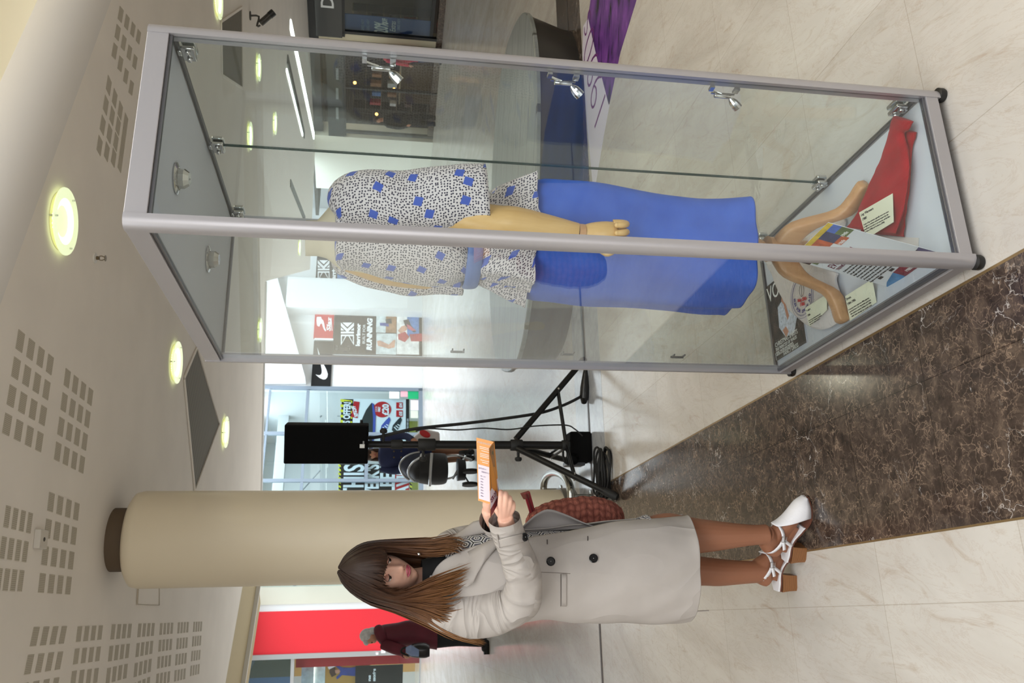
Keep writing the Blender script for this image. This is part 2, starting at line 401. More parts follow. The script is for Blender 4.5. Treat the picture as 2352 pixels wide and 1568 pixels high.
# --- rectangular recessed vents in the ceiling
M_LOUV = NT('vent_grey'); wv = M_LOUV.new('ShaderNodeTexWave'); M_LOUV.link(M_LOUV.coord('Object', None, (0, 0, -.9)), wv.inputs[0]); wv.inputs['Scale'].default_value = 5
M_LOUV.col(M_LOUV.ramp(wv.outputs['Fac'], [(.2, (104, 100, 90)), (.8, (128, 123, 112))])); M_LOUV.set(.8); M_LOUV = M_LOUV.m
def vent(px, label):
    q = [fl(x, y, CEIL-.002) for x, y in px]; c = sum(q, V())/4
    t = thing('ceiling_vent', label, 'vent', c)
    m = MB(); m.prism(q, Z*.03); obj('louvre_panel', m, M_LOUV, t, smooth=False)
    m = MB()
    for i in range(4):
        a, b = q[i], q[(i+1) % 4]; o = ((a+b)/2-c).normalized()*.03
        m.prism([a, b, b+o, a+o], Z*-.012)
    obj('vent_frame', m, M_CEIL, t, smooth=False)
vent([(423, 869), (452, 800), (503, 973), (447, 1124)], 'wide grey louvred vent in the ceiling beside the column')
vent([(508, 52), (555, 20), (556, 200), (510, 170)], 'grey ceiling vent behind the top of the right cabinet post')
# --- round glass-rimmed downlights
M_LAMP = mat('lamp_glow', (255, 250, 214), .5, emit=7); M_RIM = mat('frosted_rim', (232, 244, 196), .3, emit=.75); M_CHROME = mat('chrome', (205, 205, 205), .12, 1.)
def downlight(loc, label):
    t = thing('downlight', label, 'ceiling light', loc, 'round downlights')
    c = V(loc)
    m = MB(); m.lathe([(.125, -.012), (.135, -.03), (.195, -.035), (.197, -.028), (.14, -.022), (.13, 0)], c, 40); obj('glass_rim', m, M_RIM, t)
    m = MB(); m.lathe([(.001, -.010), (.085, -.010), (.125, -.02), (.132, -.012), (.132, 0), (.001, 0)], c, 32); obj('lamp', m, M_LAMP, t)
    m = MB(); m.lathe([(.002, -.004), (.17, -.004), (.17, 0), (.002, 0)], c, 32); obj('backing', m, mat('lamp_backing', (230, 220, 180), .5), t)
    for i in range(3):
        a = i*2.094+.6; obj('stud', MB().lathe([(.006, -.045), (.006, 0)], c+V((.165*cos(a), .165*sin(a), 0)), 8), M_CHROME, t)
    return t
dl = downlight(fl(138, 508, CEIL), 'largest round downlight, above the near corner of the cabinet')
for px, lb in [((400, 832), 'round downlight beside the louvred vent'), ((514, 992), 'round downlight over the loudspeaker'), ((594, 758), 'round downlight seen through the cabinet above the white shop wall'),
   ((571, 312), 'white round downlight beside the glass door joint of the cabinet'), ((629, 283), 'small lit downlight near the long light slots'), ((591, 155), 'pale oval downlight by the right cabinet post'), ((498, 2), 'downlight at the picture edge by the ceiling vent'),
   ((686, 568), 'tiny far downlight beside the near cabinet post')]:
    p = fl(*px, CEIL)
    dup(dl, p, lb)
# downlight lamps really light the ceiling round them a little
for p in ((138, 508), (400, 832)):
    l = bpy.data.lights.new('downlight_bulb', 'SPOT'); l.energy = 12; l.color = (1, .95, .75); l.shadow_soft_size = .08; l.spot_size = 2.6
    o = bpy.data.objects.new('downlight_bulb', l); COL.objects.link(o); o.location = fl(*p, CEIL)-Z*.06
# sprinkler, emergency box, access hatch
p = fl(217, 592, CEIL); t = thing('sprinkler', 'small brass sprinkler head in the ceiling near the cabinet', 'sprinkler', p)
M_BRASS = mat('old_brass', (120, 105, 80), .4, .8)
obj('escutcheon', MB().lathe([(.035, 0), (.033, -.008), (.012, -.012), (.012, 0)], p, 20), mat('white_metal', (220, 216, 208), .4), t)
m = MB(); m.lathe([(.012, -.01), (.012, -.03), (.008, -.03), (.008, -.01)], p, 12)
for s in (-1, 1): m.tube([p+V((.012*s, 0, -.03)), p+V((.014*s, 0, -.045)), p+V((.006*s, 0, -.065))], .003, 6)
m.lathe([(.02, -.066), (.02, -.069), (.003, -.069), (.003, -.06)], p, 12); obj('sprinkler_head', m, M_BRASS, t)
q = [fl(x, y, CEIL) for x, y in (c4(278, 332), c4(343, 345), c4(325, 495), c4(262, 487))]; c = sum(q, V())/4
t = thing('emergency_light', 'small white box fixed to the ceiling among the slotted grilles', 'ceiling box', c)
obj('housing', MB().prism(q, Z*-.034), mat('white_plastic', (206, 200, 190), .4), t, bevel=.004)
obj('lamp_dot', MB().lathe([(.012, -.036), (.012, -.03)], c, 12), mat('black_plastic', (20, 20, 20), .4), t)
q = [fl(x, y, CEIL-.001) for x, y in (c4(1105, 780), c4(1275, 780), c4(1275, 945), c4(1095, 938))]; c = sum(q, V())/4
t = thing('access_hatch', 'square painted access hatch in the ceiling beside the column', 'hatch', c)
m = MB(); m.prism([c+(a-c)*.95 for a in q], Z*-.006); obj('hatch_panel', m, M_CEIL, t, smooth=False)
m = MB()
for i in range(4):
    a, b = q[i], q[(i+1) % 4]; m.prism([a, b, c+(b-c)*.96, c+(a-c)*.96], Z*-.010)
obj('hatch_frame', m, mat('hatch_edge', (188, 176, 158), .8), t, smooth=False)
# --- curved bulkhead and its trim rail at the far left end of the ceiling
A, B = V((-4.1, 13.9, 0)), V((-7.6, 8.75, 0)); bt = (B-A).normalized(); bn = V((bt.y, -bt.x, 0))
if bn.x > 0: bn = -bn
rings = []
for p in (A-bt*.1, B+bt*1.5):
    rings.append([p - bn*.95 + Z*(CEIL+.02), *[p - bn*(.95*(1-sin(t))) + Z*(CEIL-.07*(1-cos(t))) for t in [i*pi/2/10 for i in range(0, 11)]], p+Z*(CEIL+.3), p-bn*.9+Z*(CEIL+.3)])
struct('ceiling_bulkhead', MB().loft(rings), mat('bulkhead_paint', (188, 172, 138), .85), smooth=True, angle=50)
m = MB(); c = (A+B)/2+bt*.7; m.box((c.x, c.y, CEIL-.085), (.06, (B-A).length+1.8, .06), math.atan2(bt.y, bt.x)-pi/2); struct('trim_4', m, mat('trim_white', (212, 210, 205), .6))
m = MB(); c = c+bn*.35; m.box((c.x, c.y, CEIL+.24), (.6, (B-A).length+1.8, .6), math.atan2(bt.y, bt.x)-pi/2); struct('ceiling_beam', m, MATS['bulkhead_paint'])
# --- far edge fascia of the ceiling
m = MB(); pts = [V((-4.1, 13.9, CEIL-.02)), V((-2.7, 14.55, CEIL-.02)), V((.9, 14.4, CEIL-.02))]
for a, b in zip(pts, pts[1:]): m.prism([a, b, b+V((0, .1, 0)), a+V((0, .1, 0))], Z*.9)
struct('trim_5', m, mat('fascia_white', (225, 226, 226), .7))

# --- big cream column
cb = (fl(1328, 1340)+fl(1325, 1128))/2; 
colx, coly, colr = -1.505, 6.35, .345
k = NT('column_paint'); k.col(k.ramp(k.noise(k.coord(), 1.2, 3), [(.3, (226, 213, 187)), (.7, (231, 219, 195))])); k.set(.38, 0, .4)
root = bpy.data.objects.new('column', None); COL.objects.link(root); root.location = (colx, coly, 0); root['kind'] = 'structure'; BASE['column'] = V((colx, coly, 0))
c = V((colx, coly, 0))
m = MB(); m.lathe([(colr, .10), (colr, 3.20), (colr-.012, 3.25), (colr-.05, 3.275), (colr-.1, 3.28), (colr-.1, .1)], c, 64, cap=False); obj('cladding', m, k.m, root, angle=60)
m = MB(); m.lathe([(colr+.012, 0), (colr+.012, .11), (colr-.05, .11), (colr-.05, 0)], c, 64); obj('column_skirting', m, mat('skirting_grey', (120, 116, 110), .4, .4), root)
m = MB(); m.lathe([(.225, 3.2), (.225, CEIL)], c, 48); obj('core', m, mat('core_brown', (96, 80, 62), .8), root)
# ================================================================== GLASS DISPLAY CABINET
M_ALU = NT('satin_aluminium'); M_ALU.col(lin((178, 175, 178))); M_ALU.set(.36, .55); M_ALU = M_ALU.m
M_ALUD = mat('aluminium_channel', (120, 120, 124), .35, .85)
M_PANEL = mat('grey_board', (206, 210, 219), .55, var=.02, vs=4)
M_GLASS = glass_mat('cabinet_glass', (251, 254, 254), .04)
M_GEDGE = mat('glass_edge', (24, 66, 62), .1)
M_BLACK = mat('black_rubber', (14, 14, 14), .5)
cab = thing('display_cabinet', 'tall aluminium and glass display cabinet with a dress inside', 'display cabinet', CAB(CW/2, CD/2, 0))
PW = .032
def post(sa, sb):
    """quarter-round corner post; sa, sb say which way is outward"""
    a0, b0 = (0 if sa < 0 else CW), (0 if sb < 0 else CD)
    r = .024; poly = []
    ca, cb_ = -sa*r, -sb*r
    for i in range(9):
        t = i/8*pi/2; poly.append((a0-sa*r+sa*r*cos(t), b0-sb*r+sb*r*sin(t)))
    poly += [(a0-sa*(r+.009), b0), (a0-sa*PW, b0-sb*.010), (a0-sa*PW, b0-sb*PW), (a0-sa*.010, b0-sb*PW), (a0, b0-sb*(r+.009))]
    return [CAB(a, b, 0) for a, b in poly]
for sa in (-1, 1):
    for sb in (-1, 1):
        q = post(sa, sb); m = MB(); m.prism([p+Z*.022 for p in q], Z*(CH-.022)); obj('corner_post', m, M_ALU, cab, angle=35)
        cpt = CAB((0 if sa < 0 else CW)-sa*.015, (0 if sb < 0 else CD)-sb*.015, 0)
        obj('foot', MB().lathe([(.018, 0), (.021, .006), (.021, .02), (.012, .024)], cpt, 20), M_BLACK, cab)
def rail(axis, side, z, h, name, d=.03, inset=.002, m=None):
    if axis == 'a': c = CAB(CW/2, (inset+d/2) if side < 0 else CD-inset-d/2, z+h/2); dim = (CW-2*PW+.004, d, h)
    else: c = CAB((inset+d/2) if side < 0 else CW-inset-d/2, CD/2, z+h/2); dim = (d, CD-2*PW+.004, h)
    return obj(name, MB().box(c, dim, YAW), m or M_ALU, cab, smooth=False, bevel=.0015)
for ax, sd in (('a', -1), ('b', -1), ('a', 1), ('b', 1)):
    rail(ax, sd, CH-.05, .05, 'top_rail'); rail(ax, sd, .03, .038, 'bottom_rail')
    rail(ax, sd, .068, .008, 'glass_channel', .014, .008, M_ALUD); rail(ax, sd, CH-.058, .008, 'glass_channel', .014, .008, M_ALUD)
obj('base_panel', MB().box(CAB(CW/2, CD/2, .055), (CW-.06, CD-.06, .03), YAW), M_PANEL, cab, smooth=False)
obj('ceiling_panel', MB().box(CAB(CW/2, CD/2, CH-.04), (CW-.06, CD-.06, .02), YAW), M_PANEL, cab, smooth=False)
ZG0, ZG1 = .076, CH-.058
def pane(a0, b0, a1, b1, name='glass_pane', mt=None):
    L = math.hypot(a1-a0, b1-b0); th = .005
    dim = (L, th, ZG1-ZG0) if abs(a1-a0) > abs(b1-b0) else (th, L, ZG1-ZG0)
    return obj(name, MB().box(CAB((a0+a1)/2, (b0+b1)/2, (ZG0+ZG1)/2), dim, YAW), mt or M_GLASS, cab, smooth=False)
gi = .015
pane(PW, gi, CW-PW, gi); pane(gi, PW, gi, CD-PW); pane(PW, CD-gi, CW-PW, CD-gi)
pane(CW-gi, PW, CW-gi, CD/2-.002, 'glass_door'); pane(CW-gi, CD/2+.002, CW-gi, CD-PW, 'glass_door')
obj('door_edge', MB().box(CAB(CW-gi, CD/2, (ZG0+ZG1)/2), (.007, .004, ZG1-ZG0), YAW), M_GEDGE, cab, smooth=False)
for z in (.10, CH-.08):                                             # hinges and clamp of the doors
    for b, n in ((CD/2, 'door_clamp'), (.085, 'hinge'), (CD-.085, 'hinge')):
        m = MB()
        for s in (-1, 1): m.box(CAB(CW-gi+s*.010, b, z), (.012, .05, .034), YAW)
        m.box(CAB(CW-gi, b, z + (-.022 if z < 1 else .022)), (.03, .02, .012), YAW)
        for s in (-1, 1): m.lathe([(.007, 0), (.007, .008), (.002, .009)], CAB(CW-gi-.016, b+s*.014, z), 10, -E1)
        obj(n, m, M_CHROME, cab, bevel=.003)
# halogen spots on the right post: bracket > arm + head
for z in (1.60, 1.115, .66):
    o = CAB(CW-.038, .03, z)
    b = obj('spotlight', MB().tube([o+Z*.04+E2*.010, o+Z*.02+E2*.020, o+E2*.028], .0028, 8).box(o+Z*.038+E2*.006, (.008, .018, .012), YAW).box(o-Z*.003+E2*.027, (.004, .004, .068), YAW).box(o-Z*.034+E2*.008, (.008, .02, .015), YAW).box(o-Z*.034+E2*.018, (.004, .024, .004), YAW), M_CHROME, cab)
    obj('spotlight_arm', MB().lathe([(.0055, -.024), (.0062, -.022), (.0062, .022), (.0055, .024)], o+E2*.032-Z*.004-E1*.004, 14), M_CHROME, b)
    d = (-E1*.55+E2*.35-Z*.75).normalized(); h = o+E2*.036-Z*.030-E1*.010
    obj('spotlight_head', MB().lathe([(.004, -.005), (.008, 0), (.012, .009), (.0135, .021), (.0135, .032), (.0115, .032), (.009, .019)], h, 12, d), M_CHROME, b, angle=20)
for z in (1.70, 1.30, .90, .48):                                     # shelf clips up the left post
    m = MB(); o = CAB(.05, CD-.05, z)
    for s in (-1, 1): m.box(o+Z*s*.02-E2*.012, (.006, .03, .005), YAW)
    m.box(o+E2*.004, (.008, .006, .05), YAW)
    obj('shelf_clip', m, M_ALUD, cab, bevel=.001)
for a, b in ((.239, .211), (.222, .678)):                            # two recessed lamps in the lid
    c = CAB(a, b, CH-.05)
    r = obj('recessed_lamp', MB().lathe([(.040, 0), (.041, -.004), (.03, -.008), (.026, 0)], c, 28), M_CHROME, cab)
    obj('lamp_cage', MB().lathe([(.026, 0), (.026, -.022), (.017, -.034), (.003, -.034), (.003, -.02), (.018, -.008)], c, 10), mat('cage_glass', (190, 188, 182), .1, .6), r, angle=20)

# ================================================================== TAILOR'S FORM
def oak(name, c0, c1, sc=14, rough=.38):
    k = NT(name); co = k.coord('Object', (6, 6, 1)); k.col(k.ramp(k.noise(co, sc/3, 6, .6, .6), [(.3, c0), (.7, c1)])); k.set(rough, 0, .5, .15); MATS[name] = k.m; return k.m
M_WOOD = oak('beech', (188, 138, 96), (208, 162, 118)); M_ARM = oak('lime_wood', (204, 160, 98), (222, 182, 122))
M_LINEN = mat('cream_linen', (222, 210, 186), .8, var=.04, vs=30)
cc = CAB(CW/2, CD/2, 0)
form = thing('dress_form', 'dress form with wooden arms and beech tripod foot in the cabinet', 'mannequin', cc+Z*.07)
def R2p(x, yr, yl, Yr, Yl, b, n=40, a0=0., a1=2*pi, pw=2., fold=0, fn=9, ph=0., flatz=True, z=None):
    """a body ring through two silhouette points of the photo row x, with half depth b; angle 0 is at yr, pi/2 towards the camera"""
    A, B = at(x, yr, Yr), at(x, yl, Yl)
    c = (A+B)/2; ax = (A-B)/2
    if flatz: ax.z = 0
    if z is not None: c.z = z
    L = ax.length; u = ax.normalized(); w = V((u.y, -u.x, 0))
    if w.y > 0: w = -w
    out = []; full = abs(a1-a0-2*pi) < 1e-6; cnt = n if full else n+1
    for i in range(cnt):
        t = a0+(a1-a0)*i/n; cx, sx_ = cos(t), sin(t)
        q = 1.0 + fold*sin(fn*t+ph)
        out.append(c + u*L*q*math.copysign(abs(cx)**(2/pw), cx) + w*b*q*math.copysign(abs(sx_)**(2/pw), sx_))
    return out
# bust with neck block
m = MB()
m.loft([R2p(702, 505, 588, 2.52, 2.53, .001), R2p(704, 506, 588, 2.52, 2.53, .05), R2p(728, 506, 588, 2.52, 2.53, .052), R2p(752, 480, 592, 2.5, 2.56, .065), R2p(780, 452, 612, 2.48, 2.6, .085),
 R2p(860, 440, 622, 2.47, 2.62, .11), R2p(980, 452, 630, 2.48, 2.61, .11), R2p(1090, 485, 625, 2.49, 2.6, .09), R2p(1200, 445, 650, 2.47, 2.62, .12), R2p(1330, 450, 660, 2.47, 2.62, .12), R2p(1345, 470, 640, 2.49, 2.6, .1)])
obj('torso', m, M_LINEN, form)
# arms: forearm + wrist ring + fist, each with separate fingers
def limb(path, n=14, k=14): 
    p = cr(path, k); m = MB(); m.tube([q[:3] for q in p], [q[3] for q in p], n); return m
def P4(x, y, Y, r): q = at(x, y, Y); return (q.x, q.y, q.z, r)
arm = obj('arm', limb([P4(800, 470, 2.45, .04), P4(960, 475, 2.41, .044), P4(1128, 512, 2.37, .054), P4(1180, 516, 2.36, .054), P4(1250, 525, 2.355, .044), P4(1326, 536, 2.35, .031)]), M_ARM, form)
obj('wrist_joint', limb([P4(1327, 536, 2.35, .029), P4(1341, 537, 2.35, .029)], 14, 3), M_WOOD, arm)
hm = MB()
p = [P4(1341, 538, 2.35, .029), P4(1358, 539, 2.345, .036), P4(1385, 540, 2.34, .041), P4(1410, 541, 2.338, .040), P4(1417, 541, 2.338, .03)]
hm.tube([q[:3] for q in cr(p, 10)], [q[3] for q in cr(p, 10)], 16, flat=.75, up=(0, 1, 0))
hand = obj('hand', hm, M_ARM, arm)
for i in range(4):                                                   # curled wooden fingers
    a = at(1408, 512+i*18, 2.335); fm = MB()
    pts = [a, a+V((0, -.004, -.022)), a+V((-.004, -.02, -.034)), a+V((-.008, -.03, -.022)), a+V((-.01, -.03, -.004))]
    fm.tube(cr(pts, 12), [.0105, .0108, .011, .011, .0108, .0105, .0105, .010, .010, .0095, .009, .008], 10); fm.ball(pts[-1], .0085, 10, 6)
    obj('finger', fm, M_ARM, arm)
a = at(1380, 572, 2.335); fm = MB(); fm.tube(cr([a, a+V((-.012, -.008, -.018)), a+V((-.004, -.02, -.034))], 8), [.012, .0115, .011, .011, .0105, .0105, .010, .009], 10); fm.ball(a+V((-.004, -.02, -.034)), .009, 10, 6); obj('thumb', fm, M_ARM, arm)
arm2 = obj('arm', limb([P4(800, 598, 2.6, .036), P4(880, 625, 2.64, .038), P4(980, 640, 2.68, .037), P4(1075, 622, 2.7, .036), P4(1170, 600, 2.69, .034), P4(1280, 590, 2.69, .026)]), M_ARM, form)
hm = MB(); p = [P4(1280, 590, 2.69, .026), P4(1310, 590, 2.69, .036), P4(1340, 590, 2.69, .036), P4(1352, 590, 2.69, .02)]; hm.tube([q[:3] for q in cr(p, 8)], [q[3] for q in cr(p, 8)], 14, flat=.7); obj('hand', hm, M_ARM, arm2)
# pole, turned hub, tripod legs
hub = cc + Z*0
obj('pole', MB().lathe([(.016, .40), (.016, .9)], cc, 16), M_WOOD, form)
def zc(x):                                                           # height on the axis of the form for a photo row
    lo, hi = 0., 2.2
    for _ in range(40):
        mid = (lo+hi)/2; p = cc+Z*mid-CAMP; v = 1176-FPX*(p.dot(U2))/(p.dot(FW))
        if v > x: lo = mid
        else: hi = mid
    return (lo+hi)/2
za, zb, zd = zc(1722), zc(1757), zc(1832)
prof = [(.001, zd), (.034, zd), (.038, zd+.012), (.041, zb-.012), (.043, zb-.006), (.036, zb), (.020, zb+.003), (.026, zb+.008), (.034, (za+zb)/2), (.028, za-.004), (.016, za), (.014, .45)]
obj('turned_hub', MB().lathe(prof, cc, 32), M_WOOD, form)
ftR, ftL = fl(1988, 428, .085), fl(1938, 733, .085)
dR, dL = (ftR-cc), (ftL-cc); dR.z = dL.z = 0
d3 = -(dR.normalized()+dL.normalized()).normalized()*.24
for d in (dR, dL, d3):
    L = d.length; u = d.normalized(); side = V((-u.y, u.x, 0)); top = []; bot = []
    prof_ = cr([(.030, zb-.022, zd+.006), (.20*L, zb-.026, zd+.006), (.40*L, zb-.062, zd-.030), (.60*L, .150, .096), (.80*L, .122, .076), (.93*L, .116, .072), (L, .112, .072), (L+.012, .106, .074)], 26)
    rings = []
    for q_, (s, t_, b) in enumerate(prof_):
        e_ = 1. if q_ < 23 else (.92, .7, .35)[q_-23]; zc_, hh_ = (t_+b)/2, (t_-b)/2; wd_ = .021*(.8 if q_ < 2 else 1.)*(1. if q_ < 24 else .8)
        rings.append([cc+u*s+side*wd_*math.copysign(abs(cos(a))**.5, cos(a))+Z*max(.0715, zc_+hh_*e_*math.copysign(abs(sin(a))**.5, sin(a))) for a in [2*pi*i_/20 for i_ in range(20)]])
    obj('tripod_leg', MB().loft(rings), M_WOOD, form, angle=50)

# ================================================================== DRESS ON THE FORM
k = NT('dotted_polyester'); uv = k.coord('UV'); ds = k.voro(uv, 125, rnd=.62, dim='2D'); dots = k.ramp(ds, [(.25, (255, 255, 255)), (.33, (0, 0, 0))])
base = k.mix(dots, lin((214, 205, 206)), lin((38, 34, 62)))
uv2 = k.coord('UV', None, (0, 0, .35)); sq = k.voro(uv2, 12.5, metric='CHEBYCHEV', rnd=.75, dim='2D'); sqm = k.ramp(sq, [(.145, (255, 255, 255)), (.155, (0, 0, 0))])
base = k.mix(sqm, base, lin((62, 90, 184)))
k.col(base); k.set(.55, 0, .4); k.b.inputs['Sheen Weight'].default_value = .2
k.bump(k.noise(uv, 16, 3, .5, 1.), .25, .01); M_DOT = k.m
k = NT('blue_crepe'); k.col(k.ramp(k.noise(k.coord('UV'), 9, 4), [(.3, (52, 92, 190)), (.7, (64, 106, 206))])); k.set(.6, 0, .35); k.bump(k.noise(k.coord('UV'), 400, 2), .12, .002); M_BLUE = k.m
dress = thing('dress', 'blue skirted dress with dotted blue-squared top on the dress form', 'dress', cc+Z*.42)
def wr(r, seed, amp, sc=6.):
    """soft cloth wrinkles"""
    return [p + (p-sum(r, V())/len(r)).normalized()*amp*noise.noise(V(p)*sc+V((seed, 0, 0))) for p in r]
m = MB()
rows = [(1196, 440, 655, 2.47, 2.63, .12), (1225, 416, 680, 2.46, 2.64, .135), (1280, 418, 686, 2.455, 2.645, .145), (1340, 425, 689, 2.45, 2.65, .15), (1420, 438, 694, 2.45, 2.65, .155), (1500, 451, 698, 2.45, 2.65, .16), (1560, 459, 701, 2.45, 2.65, .165), (1620, 461, 706, 2.45, 2.65, .17), (1668, 461, 707, 2.45, 2.65, .175), (1686, 461, 708, 2.45, 2.65, .176)]
def foldang(r, a, n=3):
    N = len(r); c = sum(r, V())/N
    return [p + (p-c).normalized()*a*(sin(i/N*2*pi*n+1.2)+.5*sin(i/N*2*pi*(2*n+1)+.4)) for i, p in enumerate(r)]
rings = []
for i, rw in enumerate(cr(rows, 30)):
    r = R2p(*rw, n=96); t = i/29; r = foldang(r, .003+.011*t*t, 4); r = wr(r, 3, .008)
    rings.append(r)
# slit-like dip at the camera-left front of the hem
m.loft(rings, cap0=False, cap1=False); obj('skirt', m, M_BLUE, dress, solid=.003)
m = MB(); rows = [(773, 470, 596, 2.49, 2.585, .075), (782, 445, 606, 2.47, 2.60, .095), (820, 432, 612, 2.46, 2.62, .115), (880, 428, 622, 2.45, 2.63, .125), (960, 430, 640, 2.45, 2.64, .135), (1030, 445, 648, 2.46, 2.64, .13), (1064, 462, 640, 2.47, 2.63, .115), (1084, 470, 636, 2.48, 2.62, .105)]
m.loft([wr(R2p(*rw, n=72), 9, .016, 9.) for rw in cr(rows, 26)], cap0=False, cap1=False); obj('bodice', m, M_DOT, dress, solid=.003)
m = MB(); rows = [(1096, 472, 636, 2.475, 2.625, .112), (1120, 452, 646, 2.46, 2.63, .13), (1160, 425, 662, 2.45, 2.64, .152), (1200, 409, 676, 2.44, 2.65, .165), (1212, 406, 681, 2.44, 2.65, .168)]
rings = []
for i, rw in enumerate(cr(rows, 14)):
    t = i/13; r = foldang(R2p(*rw, n=96), .004+.014*t, 7); rings.append(wr(r, 4, .012, 9.))
m.loft(rings, cap0=False, cap1=False); obj('peplum', m, M_DOT, dress, solid=.003)
m = MB(); rows = [(1066, 462, 645, 2.465, 2.635, .122), (1072, 460, 648, 2.46, 2.637, .126), (1092, 463, 647, 2.46, 2.637, .126), (1099, 466, 643, 2.465, 2.635, .122)]
m.loft([wr(R2p(*rw, n=72), 5, .006, 20) for rw in cr(rows, 8)], cap0=False, cap1=False); obj('belt', m, mat('belt_blue', (92, 118, 178), .45, var=.06, vs=20), dress, solid=.004)
# wide sleeves
def sleeve(keys, seed, n=40, kk=22, flat=.72):
    p = cr(keys, kk); m = MB(); pts = [V(q[:3]) for q in p]; rings = []
    for i in range(kk):
        t = (pts[min(i+1, kk-1)]-pts[max(i-1, 0)]).normalized(); x = V((1, 0, 0)); x = (x-t*x.dot(t)).normalized(); y = t.cross(x)
        rr = p[i][3]; r = [pts[i]+x*cos(2*pi*j/n)*rr+y*sin(2*pi*j/n)*rr*flat for j in range(n)]
        rings.append(wr(r, seed, .012+.01*i/kk, 8.))
    m.loft(rings, cap0=True, cap1=False); return m
obj('sleeve', sleeve([P4(768, 470, 2.47, .03), P4(785, 460, 2.45, .062), P4(840, 455, 2.42, .078), P4(940, 455, 2.39, .08), P4(1040, 450, 2.37, .087), P4(1118, 446, 2.365, .094)], 2), M_DOT, dress, solid=.003)
obj('sleeve', sleeve([P4(775, 590, 2.6, .03), P4(800, 600, 2.63, .05), P4(880, 630, 2.67, .052), P4(980, 645, 2.69, .052), P4(1058, 640, 2.7, .056)], 6, flat=.8), M_DOT, dress, solid=.003)

# ================================================================== THINGS LAID OUT ON THE CABINET FLOOR
ZB = .0705
k = NT('red_knit'); uv = k.coord('UV'); wv = k.new('ShaderNodeTexWave'); wv.bands_direction = 'X'; k.link(uv, wv.inputs[0]); wv.inputs['Scale'].default_value = 95; wv.inputs['Distortion'].default_value = 2.5
k.col(k.ramp(k.noise(uv, 12, 5), [(.3, (146, 12, 24)), (.7, (176, 24, 36))])); k.set(.9, 0, .12); k.b.inputs['Sheen Weight'].default_value = .1
k.bump(k.math('ADD', wv.outputs['Fac'], k.math('MULTIPLY', k.noise(uv, 25, 4), 2.)), .28, .003); M_KNIT = k.m
def flat_tube(keys, z, h, n=36, kk=30, seed=0):
    """a limp knitted tube lying on the floor: keys are (left px, right px)"""
    rings = []; K = cr([(*fl(*a, z), *fl(*b, z)) for a, b in keys], kk)
    for i, q in enumerate(K):
        A, B = V(q[:3]), V(q[3:]); c = (A+B)/2; ax = (A-B)/2; hh = h*(1. if 0 < i < kk-1 else .8)
        r = []
        for j in range(n):
            t = 2*pi*j/n; e = (abs(cos(t))**.75)*math.copysign(1, cos(t)); 
            top = sin(t); p = c+ax*e+Z*(hh*(.5+.5*top*abs(1-.0*e)) - h*0)
            p.z += .004*noise.noise(p*28+V((seed, 0, 0))) if top > 0 else 0
            p += ax*.05*noise.noise(V((i*.6, e*2, seed)))
            p.z = max(p.z, z); r.append(p)
        rings.append(r)
    return MB().loft(rings)
q4 = lambda x, y: crop(x, y, 1650, 200, 3.563)
lw2 = flat_tube([(q4(1560, 350), q4(1640, 372)), (q4(1550, 420), q4(1632, 420)), (q4(1500, 520), q4(1605, 520)), (q4(1440, 760), q4(1590, 800)), (q4(1300, 1000), q4(1560, 1040)), (q4(1180, 1190), q4(1540, 1225))], ZB, .020, seed=5)
tag(obj('leg_warmer', lw2, M_KNIT), 'red knitted leg warmer lying underneath the other one in the cabinet', 'leg warmer', 'pair of red leg warmers')
lw1 = flat_tube([(q4(1472, 235), q4(1620, 285)), (q4(1452, 300), q4(1590, 350)), (q4(1430, 390), q4(1548, 385)), (q4(1390, 520), q4(1580, 500)), (q4(1320, 690), q4(1592, 680)), (q4(1235, 880), q4(1575, 840)), (q4(1150, 1060), q4(1540, 1040)), (q4(1075, 1150), q4(1480, 1200))], ZB+.0205, .026, seed=1)
tag(obj('leg_warmer', lw1, M_KNIT), 'upper red knitted leg warmer with a folded cuff, under the caption card', 'leg warmer', 'pair of red leg warmers')
M_CARD = mat('ivory_card', (232, 232, 208), .6); M_INK = mat('ink', (40, 38, 40), .7); M_PAPER = mat('white_paper', (222, 224, 230), .5)
def card(label, TL, TR, BR, BL, title, year, lines, s=.0105, mt=None, group='printed caption cards'):
    c = (TL+TR+BR+BL)/4
    t = thing('caption_card', label, 'caption card', c, group)
    n = (TR-TL).cross(BL-TL).normalized()
    if n.z < 0: n = -n
    obj('card', MB().prism([TL, TR, BR, BL], n*-.0012), mt or M_CARD, t, smooth=False)
    xd, yd = (TR-TL).normalized(), (TL-BL).normalized(); o = n*.0004
    text('heading', title, s*1.1, TL+xd*.005-yd*.016+o, xd, yd, M_INK, t, bold=.0001)
    text('heading', year, s*1.1, TL+xd*.005-yd*.033+o, xd, yd, M_INK, t, bold=.0001)
    text('caption', '\n'.join(lines), s*.62, TL+xd*.005-yd*.050+o, xd, yd, M_INK, t, sp=1.25)
    return t
card('ivory caption card headed Leg Warmers, lying on the red knitwear', fl(1973, 488, ZB+.052), fl(2050, 444, ZB+.052), fl(2052, 510, ZB+.052), fl(1990, 548, ZB+.052), 'Leg Warmers', '1980',
 ['A pair of leg warmers, typically worn over jeans', 'or tights as a fashion statement inspired by the', 'popularity of aerobics as an exercise, and by films', 'like Fame (1980) and Footloose (1984)'])
card('ivory caption card headed Dress, on the grey cabinet floor', fl(1941, 680, ZB+.028), fl(2003, 641, ZB+.028), fl(2013, 694, ZB+.003), fl(1952, 737, ZB+.003), 'Dress', '1984-1986',
 ['A one-piece dress made from 100% polyester,', 'purchased from C & A. Big shoulder pads were', 'often added to women\'s clothing in the 1980s', 'which "power dressing" was a popular trend.'], .010)
